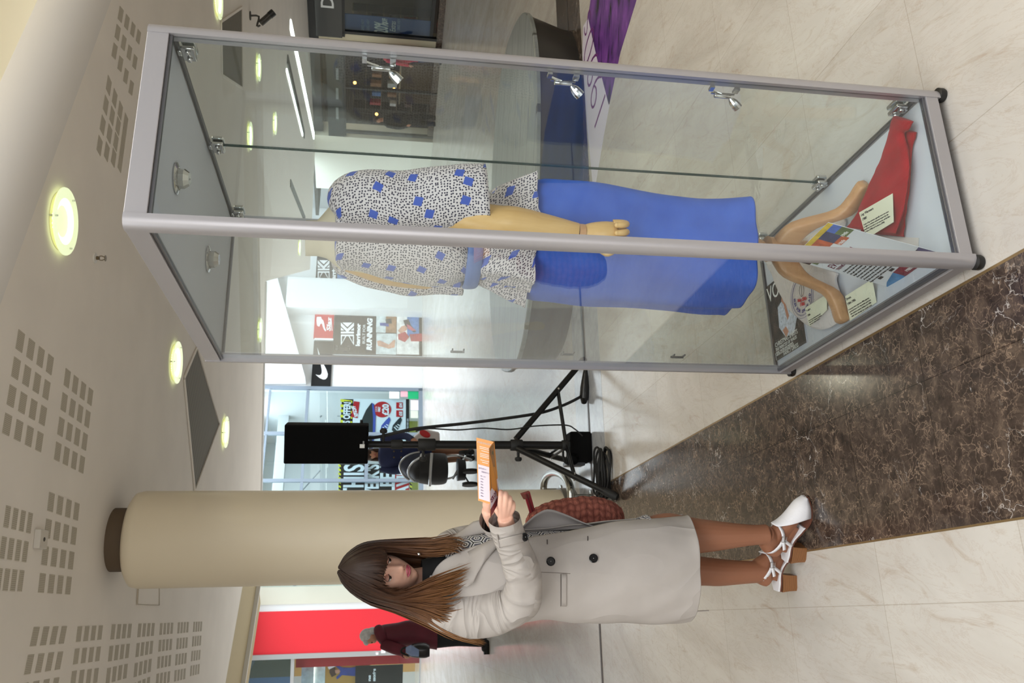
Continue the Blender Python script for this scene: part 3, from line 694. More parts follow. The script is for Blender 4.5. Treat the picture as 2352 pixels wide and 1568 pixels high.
# evolution sheet leaning on the tripod hub
Cc, Dd = fl(2048, 659, ZB+.003), fl(2150, 581, ZB+.003)
def solve(px, py, ref, L):
    best = min((abs((fl(px, py, ZB+z*.002)-ref).length-L), z) for z in range(0, 200)); return fl(px, py, ZB+best[1]*.002)
Aa, Bb = solve(1902, 511, Dd, .30), solve(1815, 595, Cc, .30)
_d = ((Cc+Dd)-(Aa+Bb))/2; Cc, Dd = Bb+_d, Aa+_d
sh = thing('information_sheet', 'printed evolution of fashion sheet leaning against the wooden tripod', 'poster', (Cc+Dd)/2)
xd = (Aa-Bb).normalized(); Wd = (Aa-Bb).length; yd = ((Bb+Aa)/2-(Cc+Dd)/2); Hh = yd.length; yd = yd.normalized(); n = xd.cross(yd).normalized(); 
obj('paper', MB().prism([Bb, Aa, Dd, Cc], n*-.0012), M_PAPER, sh, smooth=False)
def onsheet(u, v): return (Bb*(1-u)+Aa*u)*(1-v)+(Cc*(1-u)+Dd*u)*v + n*.0006
def patch(name, uvs, mt, par, f, nn): return obj(name, MB().prism([f(u, v) for u, v in uvs], nn*.0003), mt, par, smooth=False)
cm = [(212, 178, 40), (40, 46, 92), (70, 104, 190), (92, 110, 60), (190, 84, 40), (60, 40, 44), (128, 40, 56), (66, 54, 110), (70, 130, 180)]
PM = [mat('print_%d' % i, c, .5, var=.3, vs=40) for i, c in enumerate(cm)]
i = 0
for (u0, v0, u1, v1, q) in [(0, 0, .5, .05, 0), (.5, 0, 1, .05, 0), (0, .05, .22, .2, 5), (.22, .05, .42, .17, 1), (.42, .05, .62, .2, 4), (.62, .05, .82, .2, 1), (.82, .05, 1, .13, 2), (.82, .13, 1, .24, 3), (.62, .2, .82, .27, 4), (.3, .17, .42, .24, 3), (.05, .2, .22, .26, 3)]:
    patch('photo_print', [(u0, v0), (u1, v0), (u1, v1), (u0, v1)], PM[q], sh, onsheet, n)
for (pts, q) in [([(0, .97), (0, 1), (.35, 1), (.35, .88), (.1, .93)], 8), ([(.35, .88), (.35, 1), (.7, 1), (.7, .86)], 6), ([(.7, .86), (.7, 1), (1, 1), (1, .82)], 7)]:
    patch('photo_print', pts, PM[q], sh, onsheet, n)
M_PLUM = mat('plum_ink', (112, 40, 66), .7); M_WINK = mat('white_ink', (235, 235, 232), .7)
text('heading', 'FASHION', .022, onsheet(.2, .33)+n*.0006, xd, yd, M_INK, sh, sx=.8); text('heading', 'EVOLUTION', .031, onsheet(.06, .42)+n*.0006, xd, yd, M_PLUM, sh, sx=.85)
text('heading', 'TRENDS THROUGH TIME', .0135, onsheet(.06, .47)+n*.0006, xd, yd, M_PLUM, sh)
for q, (s, u, v) in enumerate([('1940s', .8, .22), ('1960s', .62, .265), ('1920s', .34, .16), ('1980s', .45, .97), ('1990s', .74, .95)]): text('heading', s, .014, onsheet(u, v)+n*.0008, xd, yd, M_WINK, sh)
ln = ['Fashion in the eighties was bold. Clothing trends', 'in this decade were inspired by leggings and', 'the gym, and shoulder pads made a statement.', 'Bright colours, big hair and loud prints came', 'from music and dance films. Designers looked', 'at the street for ideas and at a new emergence', 'of women at work, dressed in tailored suits.', 'By the end of the decade a simple fashion', 'began to return, and denim was everywhere.']
text('caption', '\n'.join(ln), .0082, onsheet(.06, .53)+n*.0006, xd, yd, M_INK, sh, sp=1.3)
for u in (.12, .36, .62, .86): patch('logo', [(u, .83), (u+.08, .83), (u+.08, .86), (u, .86)], M_INK, sh, onsheet, n)
# plain spare sheet half hidden under it
tag(obj('paper_sheet', MB().prism([fl(2012, 540, ZB+.0015), fl(2110, 546, ZB+.0015), fl(2108, 600, ZB+.0015), fl(2010, 600, ZB+.0015)], Z*-.001), mat('cream_paper', (216, 210, 206), .6), smooth=False), 'plain pale sheet of paper peeping out under the evolution sheet', 'paper')
# magazine
T0 = CAB(.351, 1.028, ZB); mu = -E2; mv = -E1
mw, mh = .232, .305
mag = thing('magazine', 'glossy black fashion magazine lying flat in the far left corner of the cabinet', 'magazine', T0+mu*mw/2+mv*mh/2)
M_GLOSSB = mat('glossy_black', (22, 22, 24), .18, coat=.3)
def onmag(u, v): return T0+mu*(u*mw)+mv*(v*mh)+Z*.0085
obj('pages', MB().prism([T0+mu*.002+mv*.002, T0+mu*(mw-.003)+mv*.002, T0+mu*(mw-.003)+mv*(mh-.002), T0+mu*.002+mv*(mh-.002)], Z*.0072), M_PAPER, mag, smooth=False)
obj('cover', MB().prism([T0+Z*.0072, T0+mu*mw+Z*.0072, T0+mu*mw+mv*mh+Z*.0072, T0+mv*mh+Z*.0072], Z*.0012), M_GLOSSB, mag, smooth=False)
text('masthead', 'VOGUE', .085, onmag(.015, .22)+Z*.0003, mu, -mv, M_WINK, mag, sx=.78)
M_SKIN0 = mat('print_skin', (190, 132, 104), .4, var=.1, vs=60); M_PW = mat('print_white', (196, 204, 220), .4, var=.35, vs=90); M_PH = mat('print_hair', (60, 40, 34), .4)
patch('cover_photo', [(.30, .36), (.55, .30), (.78, .42), (.86, .62), (.70, .80), (.42, .78), (.26, .62)], M_PW, mag, onmag, Z)
patch('cover_photo', [(.46, .24), (.56, .22), (.60, .32), (.56, .38), (.62, .56), (.55, .60), (.50, .38), (.44, .32)], M_SKIN0, mag, lambda u, v: onmag(u, v)+Z*.0004, Z)
patch('cover_photo', [(.36, .68), (.48, .66), (.54, .74), (.44, .79)], M_SKIN0, mag, lambda u, v: onmag(u, v)+Z*.0004, Z)
patch('cover_photo', [(.44, .22), (.50, .19), (.60, .21), (.585, .25), (.48, .245), (.455, .31)], M_PH, mag, lambda u, v: onmag(u, v)+Z*.0006, Z)
for s, sz, v in [('CHRISTMAS SPIRITS', .0245, .83), ('THE PRINCESS OF WALES', .0175, .882), ('MUSIC, PARTIES AND PRESENTS', .0115, .918), ('WINTER LOOKS FOR EVERY NIGHT', .0105, .945), ('FANCY DRESS', .022, .99)]:
    text('cover_line', s, sz, onmag(.05 if sz != .022 else .28, v)+Z*.0003, mu, -mv, M_WINK, mag, sx=.82)
patch('barcode', [(.02, .90), (.03, .90), (.03, .99), (.02, .99)], M_PAPER, mag, onmag, Z)
# T-shirt
q5 = lambda x, y: crop(x, y, 1700, 450, 3.733)
outl = [(215, 535), (265, 600), (300, 700), (345, 810), (420, 940), (520, 1050), (620, 1118), (720, 1140), (810, 1110), (868, 1060), (890, 980), (870, 860), (830, 720), (842, 665), (790, 640), (740, 615), (730, 500), (900, 260), (875, 168), (820, 230), (700, 290), (590, 340), (480, 380), (330, 450)]
k = NT('white_jersey'); k.col(lin((222, 214, 212))); k.set(.85); k.bump(k.noise(k.coord(), 30, 4, .6, .8), .55, .012); M_TEE = k.m
ZT = ZB+.0105
OP = [fl(*q5(x, y), ZT) for x, y in outl]; oc = sum(OP, V())/len(OP)
OPs = [V(p) for p in cr(OP+[OP[0]], 97)[:-1]]
rings = []
for f, hz in ((1., 0.), (1.01, .008), (.97, .016), (.9, .020), (.75, .022), (.5, .022), (.25, .022), (.05, .022)):
    rings.append([oc+(p-oc)*f+Z*(hz+(.010*noise.noise((oc+(p-oc)*f)*22)+.004*noise.noise((oc+(p-oc)*f)*60) if .05 < f < 1 and f > .75 else .002*noise.noise(p*30))) for p in OPs])
tee = thing('t_shirt', 'crumpled white T-shirt with red and blue charity run print under the tripod', 't-shirt', oc)
obj('jersey', MB().loft(rings), M_TEE, tee)
TZ = ZT+.0265
tc = fl(*q5(530, 890), TZ); tx = (fl(*q5(560, 870), TZ)-fl(*q5(470, 900), TZ)); tx.z = 0; tx = (E1*0+tx).normalized(); ty = Z.cross(tx)
M_TRED = mat('print_red', (200, 52, 56), .7); M_TBLU = mat('print_blue', (58, 60, 130), .7)
text('print', 'May 25th', .0165, tc-ty*.004, tx, ty, M_TRED, tee, 'CENTER', bold=.0006); text('print', '1986', .0165, tc-ty*.021, tx, ty, M_TRED, tee, 'CENTER', bold=.0006)
s_ = 'RUN FOR SPORT AID'
for i, ch in enumerate(s_):
    if ch == ' ': continue
    a = -pi*.98+i/(len(s_)-1)*pi*.96+.0; d = tx*cos(a)+ty*sin(a); text('print', ch, .015, tc+ty*.012+d*.058, -tx*sin(a)+ty*cos(a), -d, M_TBLU, tee, 'CENTER', bold=.0005)
for r in (.066, .069, .078): 
    m = MB(); pts = [tc+ty*.012+(tx*cos(2*pi*i/40)+ty*sin(2*pi*i/40))*r for i in range(41)]; m.tube(pts, .0006, 4); obj('print', m, M_TBLU, tee)
m = MB(); m.tube([tc+ty*.020+(tx*cos(2*pi*i/30)*.7+ty*sin(2*pi*i/30))*.022+ty*.014 for i in range(31)], .0007, 4); m.tube([tc+ty*.012, tc+ty*.056], .0008, 4); obj('print', m, M_INK, tee)
card('ivory caption card headed T-shirt, resting on the white jersey', fl(1849, 707, ZT+.040), fl(1899, 675, ZT+.040), fl(1899, 712, ZT+.030), fl(1859, 750, ZT+.030), 'T-shirt', '1986',
 ['Run For Sport Aid was held in aid of', 'famine relief. Campaigners worldwide', 'wore these T-shirts as they ran.'], .0085)
# ================================================================== FAR SIDE OF THE MALL
M_WHITE = mat('shop_white', (226, 229, 230), .6); M_GREYF = mat('frame_grey', (138, 152, 166), .4, .3); M_SIGNB = mat('sign_black', (22, 23, 26), .35)
M_SHOPG = glass_mat('shop_glass', (238, 246, 248), .045)
M_RED = mat('sign_red', (190, 30, 38), .4); M_SW = mat('sign_white', (236, 238, 240), .5)
class Plane:
    """a shop front plane: px -> (s along xd, z)"""
    def __init__(s, p0, xd, n): s.p0, s.xd, s.n = V(p0), V(xd).normalized(), V(n).normalized()
    def sz(s, x, y): p = onp(x, y, s.p0, s.n); return ((p-s.p0).dot(s.xd), p.z)
    def P(s, a, z, off=0.): return s.p0+s.xd*a+Z*z+s.n*off
    def px(s, x, y, off=0.): a, z = s.sz(x, y); return s.P(a, z, off)
    def slab(s, name, m, x0, x1, y0, y1, parent=None, off=0., th=.04, st=False, mb=None, ga=None, gz=None, **k):
        """box between photo columns x0..x1 (top..bottom) and rows y1..y0 (left..right)"""
        xm, ym = (x0+x1)/2, (y0+y1)/2
        a0, a1 = s.sz(xm, y1)[0], s.sz(xm, y0)[0]; z1, z0 = s.sz(x0, ym)[1], s.sz(x1, ym)[1]
        if gz is not None: z0 = gz
        b = mb or MB(); b.prism([s.P(a0, z0, off), s.P(a1, z0, off), s.P(a1, z1, off), s.P(a0, z1, off)], s.n*th)
        if mb is not None: return b
        return struct(name, b, m, parent) if st else obj(name, b, m, parent, smooth=False, **k)
    def poly(s, name, m, pts, parent, off=.05, th=.006, **k):
        return obj(name, MB().prism([s.px(x, y, off) for x, y in pts], s.n*th), m, parent, smooth=False, **k)
    def txt(s, body, x, y, h_px, m, parent, off=.06, sx=1., align='LEFT', wpx=None, **k):
        """text whose baseline starts at photo (x, y); h_px is the capital height in photo pixels; wpx fits the width"""
        o = s.px(x, y, off); hz = abs(s.sz(x-h_px, y)[1]-s.sz(x, y)[1]); size = hz/.69
        if wpx:
            w = abs(s.sz(x, y-wpx)[0]-s.sz(x, y)[0])
        r = text('lettering', body, size, o, s.xd, Z, m, parent, align, sx, .002, **k)
        if wpx: r['fitw'] = w
        return r
F = Plane((-1.613, 26.164, 0), (.8594, .5114, 0), (.5114, -.8594, 0))
# white wall right of the big window, wall above, returns
aw0 = F.sz(800, 892)[0]
m = MB(); m.prism([F.P(aw0, 0), F.P(11, 0), F.P(11, 8), F.P(aw0, 8)], F.n*-.3); struct('wall_far', m, M_WHITE)
m = MB(); m.prism([F.P(-7.5, 5.1), F.P(aw0, 5.1), F.P(aw0, 8), F.P(-7.5, 8)], F.n*-.3); struct('wall_far_upper', m, M_WHITE)
# raised wedge added to catch skylight, for the sunlit wall above the sports signs
m = MB(); m.prism([F.px(*q, .0) for q in ((560, 560), (603, 560), (623, 595), (652, 700), (680, 800), (703, 884), (560, 884))], F.n*.5); struct('wall_sun_patch', m, M_WHITE)
# projecting white piers
for i, (x0, x1, y0, y1) in enumerate([(660, 985, 659, 727), (600, 985, 500, 574)]):
    F.slab('pier', M_WHITE, x0, x1, y0, y1, None, 0, .45, True, gz=0)
# big shop window: frame, glass
win = struct('window_1', MB().prism([F.P(F.sz(900, 1345)[0], 0, -.02), F.P(aw0, 0, -.02), F.P(aw0, .12, -.02), F.P(F.sz(900, 1345)[0], .12, -.02)], F.n*.1), M_GREYF)
for (x0, x1, y0, y1) in [(560, 970, 890, 897), (560, 970, 994, 1001), (560, 970, 1101, 1108), (560, 970, 1222, 1229)]: F.slab('window_frame', M_GREYF, x0, x1, y0, y1, win, 0, .08)
for (x0, x1, y0, y1) in [(689, 696, 897, 1345), (597, 602, 897, 1345), (838, 846, 1001, 1108)]: F.slab('window_frame', M_GREYF, x0, x1, y0, y1, win, 0, .07)
F.slab('pane', M_SHOPG, 600, 966, 897, 1345, win, .02, .012)
# inside the shop
m = MB(); m.prism([F.P(-9, 0, -4.5), F.P(aw0+.2, 0, -4.5), F.P(aw0+.2, 5.3, -4.5), F.P(-9, 5.3, -4.5)], F.n*-.1); struct('wall_shop', m, mat('shop_inside', (206, 214, 216), .7))
m = MB(); m.prism([F.P(-9, 5.3, -4.5), F.P(aw0, 5.3, -4.5), F.P(aw0, 5.3, -.1), F.P(-9, 5.3, -.1)], Z*.1); struct('ceiling_shop', m, M_WHITE)
m = MB(); m.prism([F.P(aw0+.1, 0, -4.5), F.P(aw0+.1, 0, -.3), F.P(aw0+.1, 5.3, -.3), F.P(aw0+.1, 5.3, -4.5)], F.xd*.1); struct('wall_shop_side', m, MATS['shop_inside'])
F2 = Plane(F.P(0, 0, -2.2), F.xd, F.n)
def rod(pl, a, b, w, parent, m, name, off=0):
    A, B = pl.px(*a, off), pl.px(*b, off); return obj(name, MB().tube([A, B], w, 8), m, parent)
st = thing('staircase', 'pale staircase with slanted handrails inside the sports shop window', 'stairs', F2.px(960, 950)*1)
M_STEEL = mat('stair_grey', (150, 160, 166), .4, .3); M_STR = mat('stair_white', (212, 218, 220), .6)
for (a, b) in [((735, 958), (802, 880)), ((760, 945), (815, 880)), ((690, 1130), (735, 1080))]: rod(F2, a, b, .025, st, M_STEEL, 'handrail')
F2.poly('stringer', M_STR, [(858, 905), (880, 905), (850, 965), (828, 965)], st, 0, .08)
F2.slab('landing', M_STR, 625, 650, 897, 1340, st, -.3, .3)
for y in (915, 955): rod(F2, (775, y), (835, y), .02, st, M_STEEL, 'baluster')
gp = thing('green_panel', 'olive green panel low down behind the shop window stickers', 'panel', F2.px(955, 960)*1); F2.slab('board', mat('olive_green', (132, 140, 40), .6), 880, 972, 902, 1345, gp, -.4, .06)
# posters in the window
PB = Plane(F.P(0, 0, -.10), F.xd, F.n)
M_YEL = mat('poster_yellow', (232, 226, 60), .5)
def poster_frame(name, label, x0, x1, y0, y1):
    t = thing(name, label, 'poster', PB.px(x1, (y0+y1)/2)*1); PB.slab('sheet', M_SW, x0, x1, y0, y1, t, 0, .02); return t
def stripes(pl, t, x0, x1, y0, y1, n, along='y', name='hazard_tape'):
    pl.slab(name, M_SIGNB, x0, x1, y0, y1, t, .022, .002)
    m = MB()
    for i in range(n):
        if along == 'y':
            d = (y1-y0)/n; ya = y0+i*d; q = [(x0, ya), (x0, ya+d*.5), (x1, ya+d*.8), (x1, ya+d*.3)]
        else:
            d = (x1-x0)/n; xa = x0+i*d; q = [(xa, y0), (xa+d*.5, y0), (xa+d*.8, y1), (xa+d*.3, y1)]
        m.prism([pl.px(x, y, .026) for x, y in q], pl.n*.002)
    obj(name, m, M_YEL, t, smooth=False)
t = poster_frame('offer_poster', 'white shop window poster with £20 shoe offer and striped border', 782, 938, 917, 1060)
stripes(PB, t, 782, 809, 917, 1060, 12)
PB.slab('banner', M_SIGNB, 787, 804, 922, 1060, t, .026, .003)
PB.txt("S OFFER!", 803, 973, 15, M_SW, t, .032, wpx=49, bold=.012); PB.slab('banner', M_SIGNB, 932, 940, 917, 1060, t, .024, .003)
PB.poly('sale_tag', M_RED, [(813, 922), (826, 924), (821, 961), (806, 958)], t, .03); text('lettering', '50%OFF', .155, PB.px(823, 957, .038), PB.xd*1+Z*.32, Z-PB.xd*.32, M_SW, t, sx=.72, bold=.008)
M_SHOE = mat('shoe_black', (34, 44, 46), .5); M_SBL = mat('shoe_blue', (66, 84, 170), .5)
PB.poly('shoe_picture', M_SHOE, [(853, 926), (860, 930), (857, 965), (857, 1000), (850, 1058), (842, 1058), (832, 1010), (826, 985), (832, 962), (841, 942)], t, .03)
PB.poly('shoe_picture', M_SBL, [(854, 926), (858, 928), (863, 955), (862, 990), (856, 1030), (854, 1058), (850, 1058), (856, 1000), (857, 960)], t, .034)
c = PB.px(878, 941, .03); obj('price_disc', MB().lathe([(.001, .006), (PB.sz(878, 923)[0]-PB.sz(878, 941)[0], .006), (PB.sz(878, 923)[0]-PB.sz(878, 941)[0], 0), (.001, 0)], c, 32, PB.n), M_RED, t)
PB.txt('£20', 892, 955, 14, M_SW, t, .042, wpx=26, bold=.012); PB.txt('£39.99', 866, 947, 4, M_SW, t, .042, wpx=12); PB.txt('ONLY', 873, 947, 5, M_SW, t, .042, wpx=12, bold=.006)
for x in (911,):
    for (y0, y1, s) in ((925, 939, '£14'), (943, 958, '£15')): PB.slab('price_tag', M_RED, 910, 925, y0, y1, t, .03, .004); PB.txt(s, 923, y1-2, 6, M_SW, t, .042, wpx=10, bold=.008)
for (x, mm) in ((880, M_SBL), (906, M_SHOE)):
    PB.poly('shoe_picture', mm, [(x+14, 958), (x+17, 965), (x+9, 985), (x+2, 993), (x-3, 992), (x-6, 988), (x-4, 978), (x+6, 966)], t, .03)
    for i in range(3): PB.poly('shoe_stripe', M_SW, [(x-2+i*4, 982-i*3), (x+i*4, 981-i*3), (x+7+i*3, 988-i*5), (x+5+i*3, 989-i*5)], t, .038, .003)
PB.txt('GET FITTER FOR LESS', 938, 1000, 3.6, M_SW, t, .03, wpx=38)
t2 = poster_frame('offer_poster', 'black and white shop window poster reading THIS WEEK\'S FLEECE SAVING', 776, 946, 1066, 1200)
stripes(PB, t2, 777, 783, 1066, 1200, 14); stripes(PB, t2, 941, 946, 1066, 1200, 14)
PB.slab('banner', M_SIGNB, 783, 905, 1066, 1200, t2, .024, .002)
PB.slab('banner', M_RED, 906, 940, 1066, 1200, t2, .026, .002)
for s, x, y, h, w in (('THIS', 833, 1145, 45, 78), ("WEEK'S", 868, 1150, 30, 84), ('FLEECE', 905, 1150, 32, 100), ('SAVING', 937, 1150, 26, 100)): PB.txt(s, x, y, h, M_SW, t2, .034, wpx=w, bold=.02)
# stickers on the glass
for lb, x0, x1, y0, y1, mm in [('green safety sticker at the bottom right of the shop window', 937, 961, 900, 917, mat('sticker_green', (20, 170, 110), .5)), ('white and pink no-smoking sticker on the shop window', 920, 936, 899, 912, mat('sticker_pink', (236, 176, 186), .5)),
   ('white notice sticker beside the shop window frame', 894, 917, 900, 916, M_SW), ('white list of opening hours stuck under the green sticker', 943, 961, 920, 943, mat('sticker_white', (236, 226, 232), .5)), ('small cream notice stuck lowest on the shop window', 943, 960, 944, 961, mat('sticker_cream', (214, 220, 206), .5))]:
    tag(F.slab('sticker', mm, x0, x1, y0, y1, None, .033, .003), lb, 'sticker')
# sports signs along the wall
def board(name, label, x0, x1, y0, y1, mm, off=0., th=.06):
    t = thing(name, label, 'sign', F.px(x1, (y0+y1)/2)*1); F.slab('sign_board', mm, x0, x1, y0, y1, t, off, th); return t
t = board('shop_sign', 'black sign with a white curved tick near the cabinet\'s left post', 718, 762, 785, 887, M_SIGNB)
c2 = lambda x, y: crop(x, y, 640, 680, 6.72)
F.poly('logo', M_SW, [c2(*q) for q in ((597, 805), (640, 930), (690, 1055), (735, 1140), (760, 1215), (752, 1265), (725, 1295), (690, 1300), (640, 1280), (600, 1250), (570, 1222), (612, 1234), (645, 1232), (665, 1205), (668, 1160), (650, 1060), (622, 950))], t, .062)
t = board('shop_sign', 'red sign with leaping white cat and white script above sports poster', 722, 766, 724, 779, M_RED)
F.slab('sign_edge', M_SW, 722, 766, 779, 783, t, 0, .07)
F.poly('logo', M_SW, [c2(*q) for q in ((590, 335), (585, 400), (595, 470), (630, 487), (645, 445), (668, 435), (680, 480), (700, 530), (722, 560), (735, 545), (715, 500), (705, 440), (690, 390), (668, 370), (655, 335))], t, .062)
F.txt('Slaz', 759, 763, 9, M_SW, t, .066, wpx=33, shear=.2, bold=.006); F.poly('logo', M_SW, [(762, 762), (763.5, 762), (761.5, 735), (760, 735)], t, .066)
def kmark(t, x0, x1, y0, y1, pl=F):
    """square K emblem: striped left flank, solid right block with a cut-out K"""
    def q(*pts): pl.poly('logo', M_SW, [(x0+(x1-x0)*v, y1+(y0-y1)*u) for u, v in pts], t, .064)
    q((.40, 0), (.47, 0), (.47, 1), (.40, 1)); q((.40, .0), (.12, 0), (.0, 0), (.40, .42), (.40, .34), (.10, .08), (.40, .08)); q((.4, 1), (0, 1), (.4, .58), (.4, .66), (.1, .93), (.4, .93))
    q((.52, 0), (.60, 0), (.60, .44), (.85, 0), (1, 0), (.72, .5), (1, 1), (.85, 1), (.60, .56), (.60, 1), (.52, 1)); q((.65, 0), (.78, 0), (.65, .26)); q((.65, 1), (.78, 1), (.65, .74)); q((.8, .5), (1, .12), (1, .88))
t = board('shop_poster', 'dark sports poster with square emblem and BUILT FOR RUNNING', 767, 976, 724, 816, mat('poster_brown', (30, 27, 26), .4))
kmark(t, 783, 813, 743, 795); F.txt('karrimor', 826, 797, 9, M_SW, t, .066, wpx=52, bold=.01); F.txt('BUILT FOR', 838, 792, 6, M_SW, t, .066, wpx=44); F.txt('RUNNING', 853, 807, 11, M_SW, t, .066, wpx=74, bold=.012, shear=.15)
PICT = [mat('picture_%d' % i, c, .5, var=.25, vs=6) for i, c in enumerate([(196, 206, 208), (150, 112, 80), (52, 70, 150), (196, 146, 122), (40, 38, 42), (168, 40, 50), (226, 226, 224), (196, 90, 110), (74, 120, 180), (70, 44, 36)])]
def pic(pl, par, mm, *a, off=.062): return pl.slab('photo_print', PICT[mm], *a, par, off, .004)
pic(F, t, 0, 864, 910, 768, 816); pic(F, t, 1, 886, 910, 728, 766); pic(F, t, 0, 864, 886, 728, 766); pic(F, t, 6, 911, 962, 728, 816); pic(F, t, 8, 935, 962, 728, 775, off=.066)
F.poly('photo_print', PICT[3], [(866, 786), (872, 784), (893, 794), (903, 784), (908, 783), (906, 800), (893, 803), (868, 796)], t, .068)
F.poly('photo_print', PICT[2], [(872, 744), (892, 744), (893, 752), (873, 750)], t, .068); F.poly('photo_print', PICT[4], [(885, 736), (898, 734), (900, 745), (887, 746)], t, .068)
F.poly('photo_print', PICT[3], [(914, 762), (922, 752), (935, 748), (934, 760), (920, 768)], t, .070); F.poly('photo_print', PICT[4], [(926, 738), (938, 736), (944, 750), (955, 764), (950, 766), (930, 750)], t, .072); F.poly('photo_print', PICT[7], [(934, 747), (940, 750), (956, 762), (946, 762), (936, 757)], t, .074)
F.poly('photo_print', PICT[5], [(914, 770), (930, 764), (940, 776), (930, 788), (915, 782)], t, .070); F.poly('photo_print', PICT[5], [(940, 770), (972, 768), (972, 786), (944, 786)], t, .068)
t = board('shop_poster', 'second dark poster with the square emblem behind the dressed form', 727, 975, 568, 657, MATS['poster_brown'])
kmark(t, 730, 757, 600, 648); F.txt('karrimor', 770, 650, 9, M_SW, t, .066, wpx=52, bold=.01)
pic(F, t, 8, 776, 972, 568, 655); F.poly('photo_print', PICT[3], [(804, 640), (818, 636), (826, 644), (818, 655), (806, 655)], t, .068); F.poly('photo_print', PICT[9], [(804, 640), (812, 634), (822, 640), (810, 644)], t, .072); F.poly('photo_print', PICT[2], [(826, 640), (850, 620), (930, 610), (930, 655), (826, 655)], t, .068)
l_ = area('sports_shop_light', F.P(-3, 5.1, -2.2), (6, 3), 260, (.95, .98, 1))

# ---- shop row on the right
R = Plane((8.474, 20.649, 0), (.575, -.818, 0), (-.818, -.575, 0))
M_DARK = mat('shop_dark', (30, 30, 31), .4); M_FASC = mat('fascia_dark', (44, 47, 48), .18); M_CREAMW = mat('cream_wall', (206, 196, 170), .6)
a0, a1 = R.sz(900, 312)[0], 8.
m = MB(); m.prism([R.P(a0, 3.15, 0), R.P(a1, 3.15, 0), R.P(a1, CEIL+.02, 0), R.P(a0, CEIL+.02, 0)], R.n*-.3); struct('wall_shop_row', m, M_DARK)
ab0, ab1 = R.sz(900, 102)[0], R.sz(900, 84)[0]
m = MB(); m.prism([R.P(ab0, 0), R.P(ab1, 0), R.P(ab1, 3.16), R.P(ab0, 3.16)], R.n*-.3); struct('pilaster', m, M_CREAMW)
pa0, pa1 = R.sz(900, 420)[0], R.sz(900, 316)[0]
m = MB(); m.prism([R.P(pa0-.3, 0, .1), R.P(pa1, 0, .1), R.P(pa1, CEIL+.02, .1), R.P(pa0-.3, CEIL+.02, .1)], R.n*-.6); struct('wall_end', m, mat('end_wall_paint', (222, 220, 206), .7))
m = MB(); m.prism([R.P(a0, 0, .02), R.P(a1, 0, .02), R.P(a1, .16, .02), R.P(a0, .16, .02)], R.n*-.3); struct('baseboard_right', m, M_BROWN)
# fascias
t = thing('shop_fascia', 'dark glossy shop fascia with a white letter D at the picture edge', 'shop sign', R.px(780, 40)*1)
R.slab('fascia_panel', M_FASC, 722, 785, -140, 78, t, .0, .12); R.txt('D', 767, 15, 29, mat('letter_white', (225, 228, 228), .4), t, .125, sx=1.05, bold=.004)
t = thing('shop_fascia', 'dark shop fascia seen through the cabinet above the busy shop', 'shop sign', R.px(780, 200)*1); R.slab('fascia_panel', M_FASC, 752, 790, 106, 306, t, 0, .12)
for i, (y, h) in enumerate(((150, 14), (195, 12), (240, 10))): R.slab('fascia_strip', mat('fascia_text', (120, 124, 124), .5), 772, 778, y, y+26, t, .12, .01)
# windows
w2 = struct('window_2', R.slab('x', M_DARK, 785, 791, -140, 82, None, -.05, .1, mb=MB()), M_DARK)
R.slab('window_frame', M_DARK, 785, 1004, 78, 84, w2, -.05, .1); R.slab('window_frame', M_DARK, 996, 1004, -140, 82, w2, -.05, .1); R.slab('pane', glass_mat('dim_glass', (225, 232, 232), .02), 790, 1000, -140, 80, w2, 0, .012)
w3 = struct('window_3', R.slab('x', M_DARK, 788, 794, 106, 310, None, -.05, .1, mb=MB()), M_DARK)
for y in (104, 205, 306): R.slab('window_frame', M_DARK, 788, 1004, y, y+4, w3, -.05, .1)
m = MB(); m.prism([R.P(a0-3.6, 0, -4), R.P(a1, 0, -4), R.P(a1, 3.4, -4), R.P(a0-3.6, 3.4, -4)], R.n*-.1); struct('wall_shop_inside', m, mat('dark_inside', (58, 52, 46), .8))
RI = Plane(R.P(0, 0, -.08), R.xd, R.n)
t = thing('offer_poster', 'tall blue window poster reading 20% off extras in the right shop', 'poster', RI.px(995, 60)*1)
RI.slab('sheet', mat('poster_navy', (64, 92, 148), .5, var=.1, vs=2), 788, 994, 39, 80, t, 0, .02)
RI.txt('20%', 890, 75, 30, M_SW, t, .03, wpx=25, bold=.01); RI.txt('OFF', 889, 50, 11, M_SW, t, .03, wpx=9, bold=.006); RI.txt('Extras', 908, 72, 13, M_SW, t, .03, wpx=24, shear=.3)
for x, w in ((836, 24), (848, 24), (918, 26)): RI.txt('LENSES AND FRAMES'[:12], x, 68, 6, mat('pale_blue', (170, 190, 220), .5), t, .03, wpx=w)
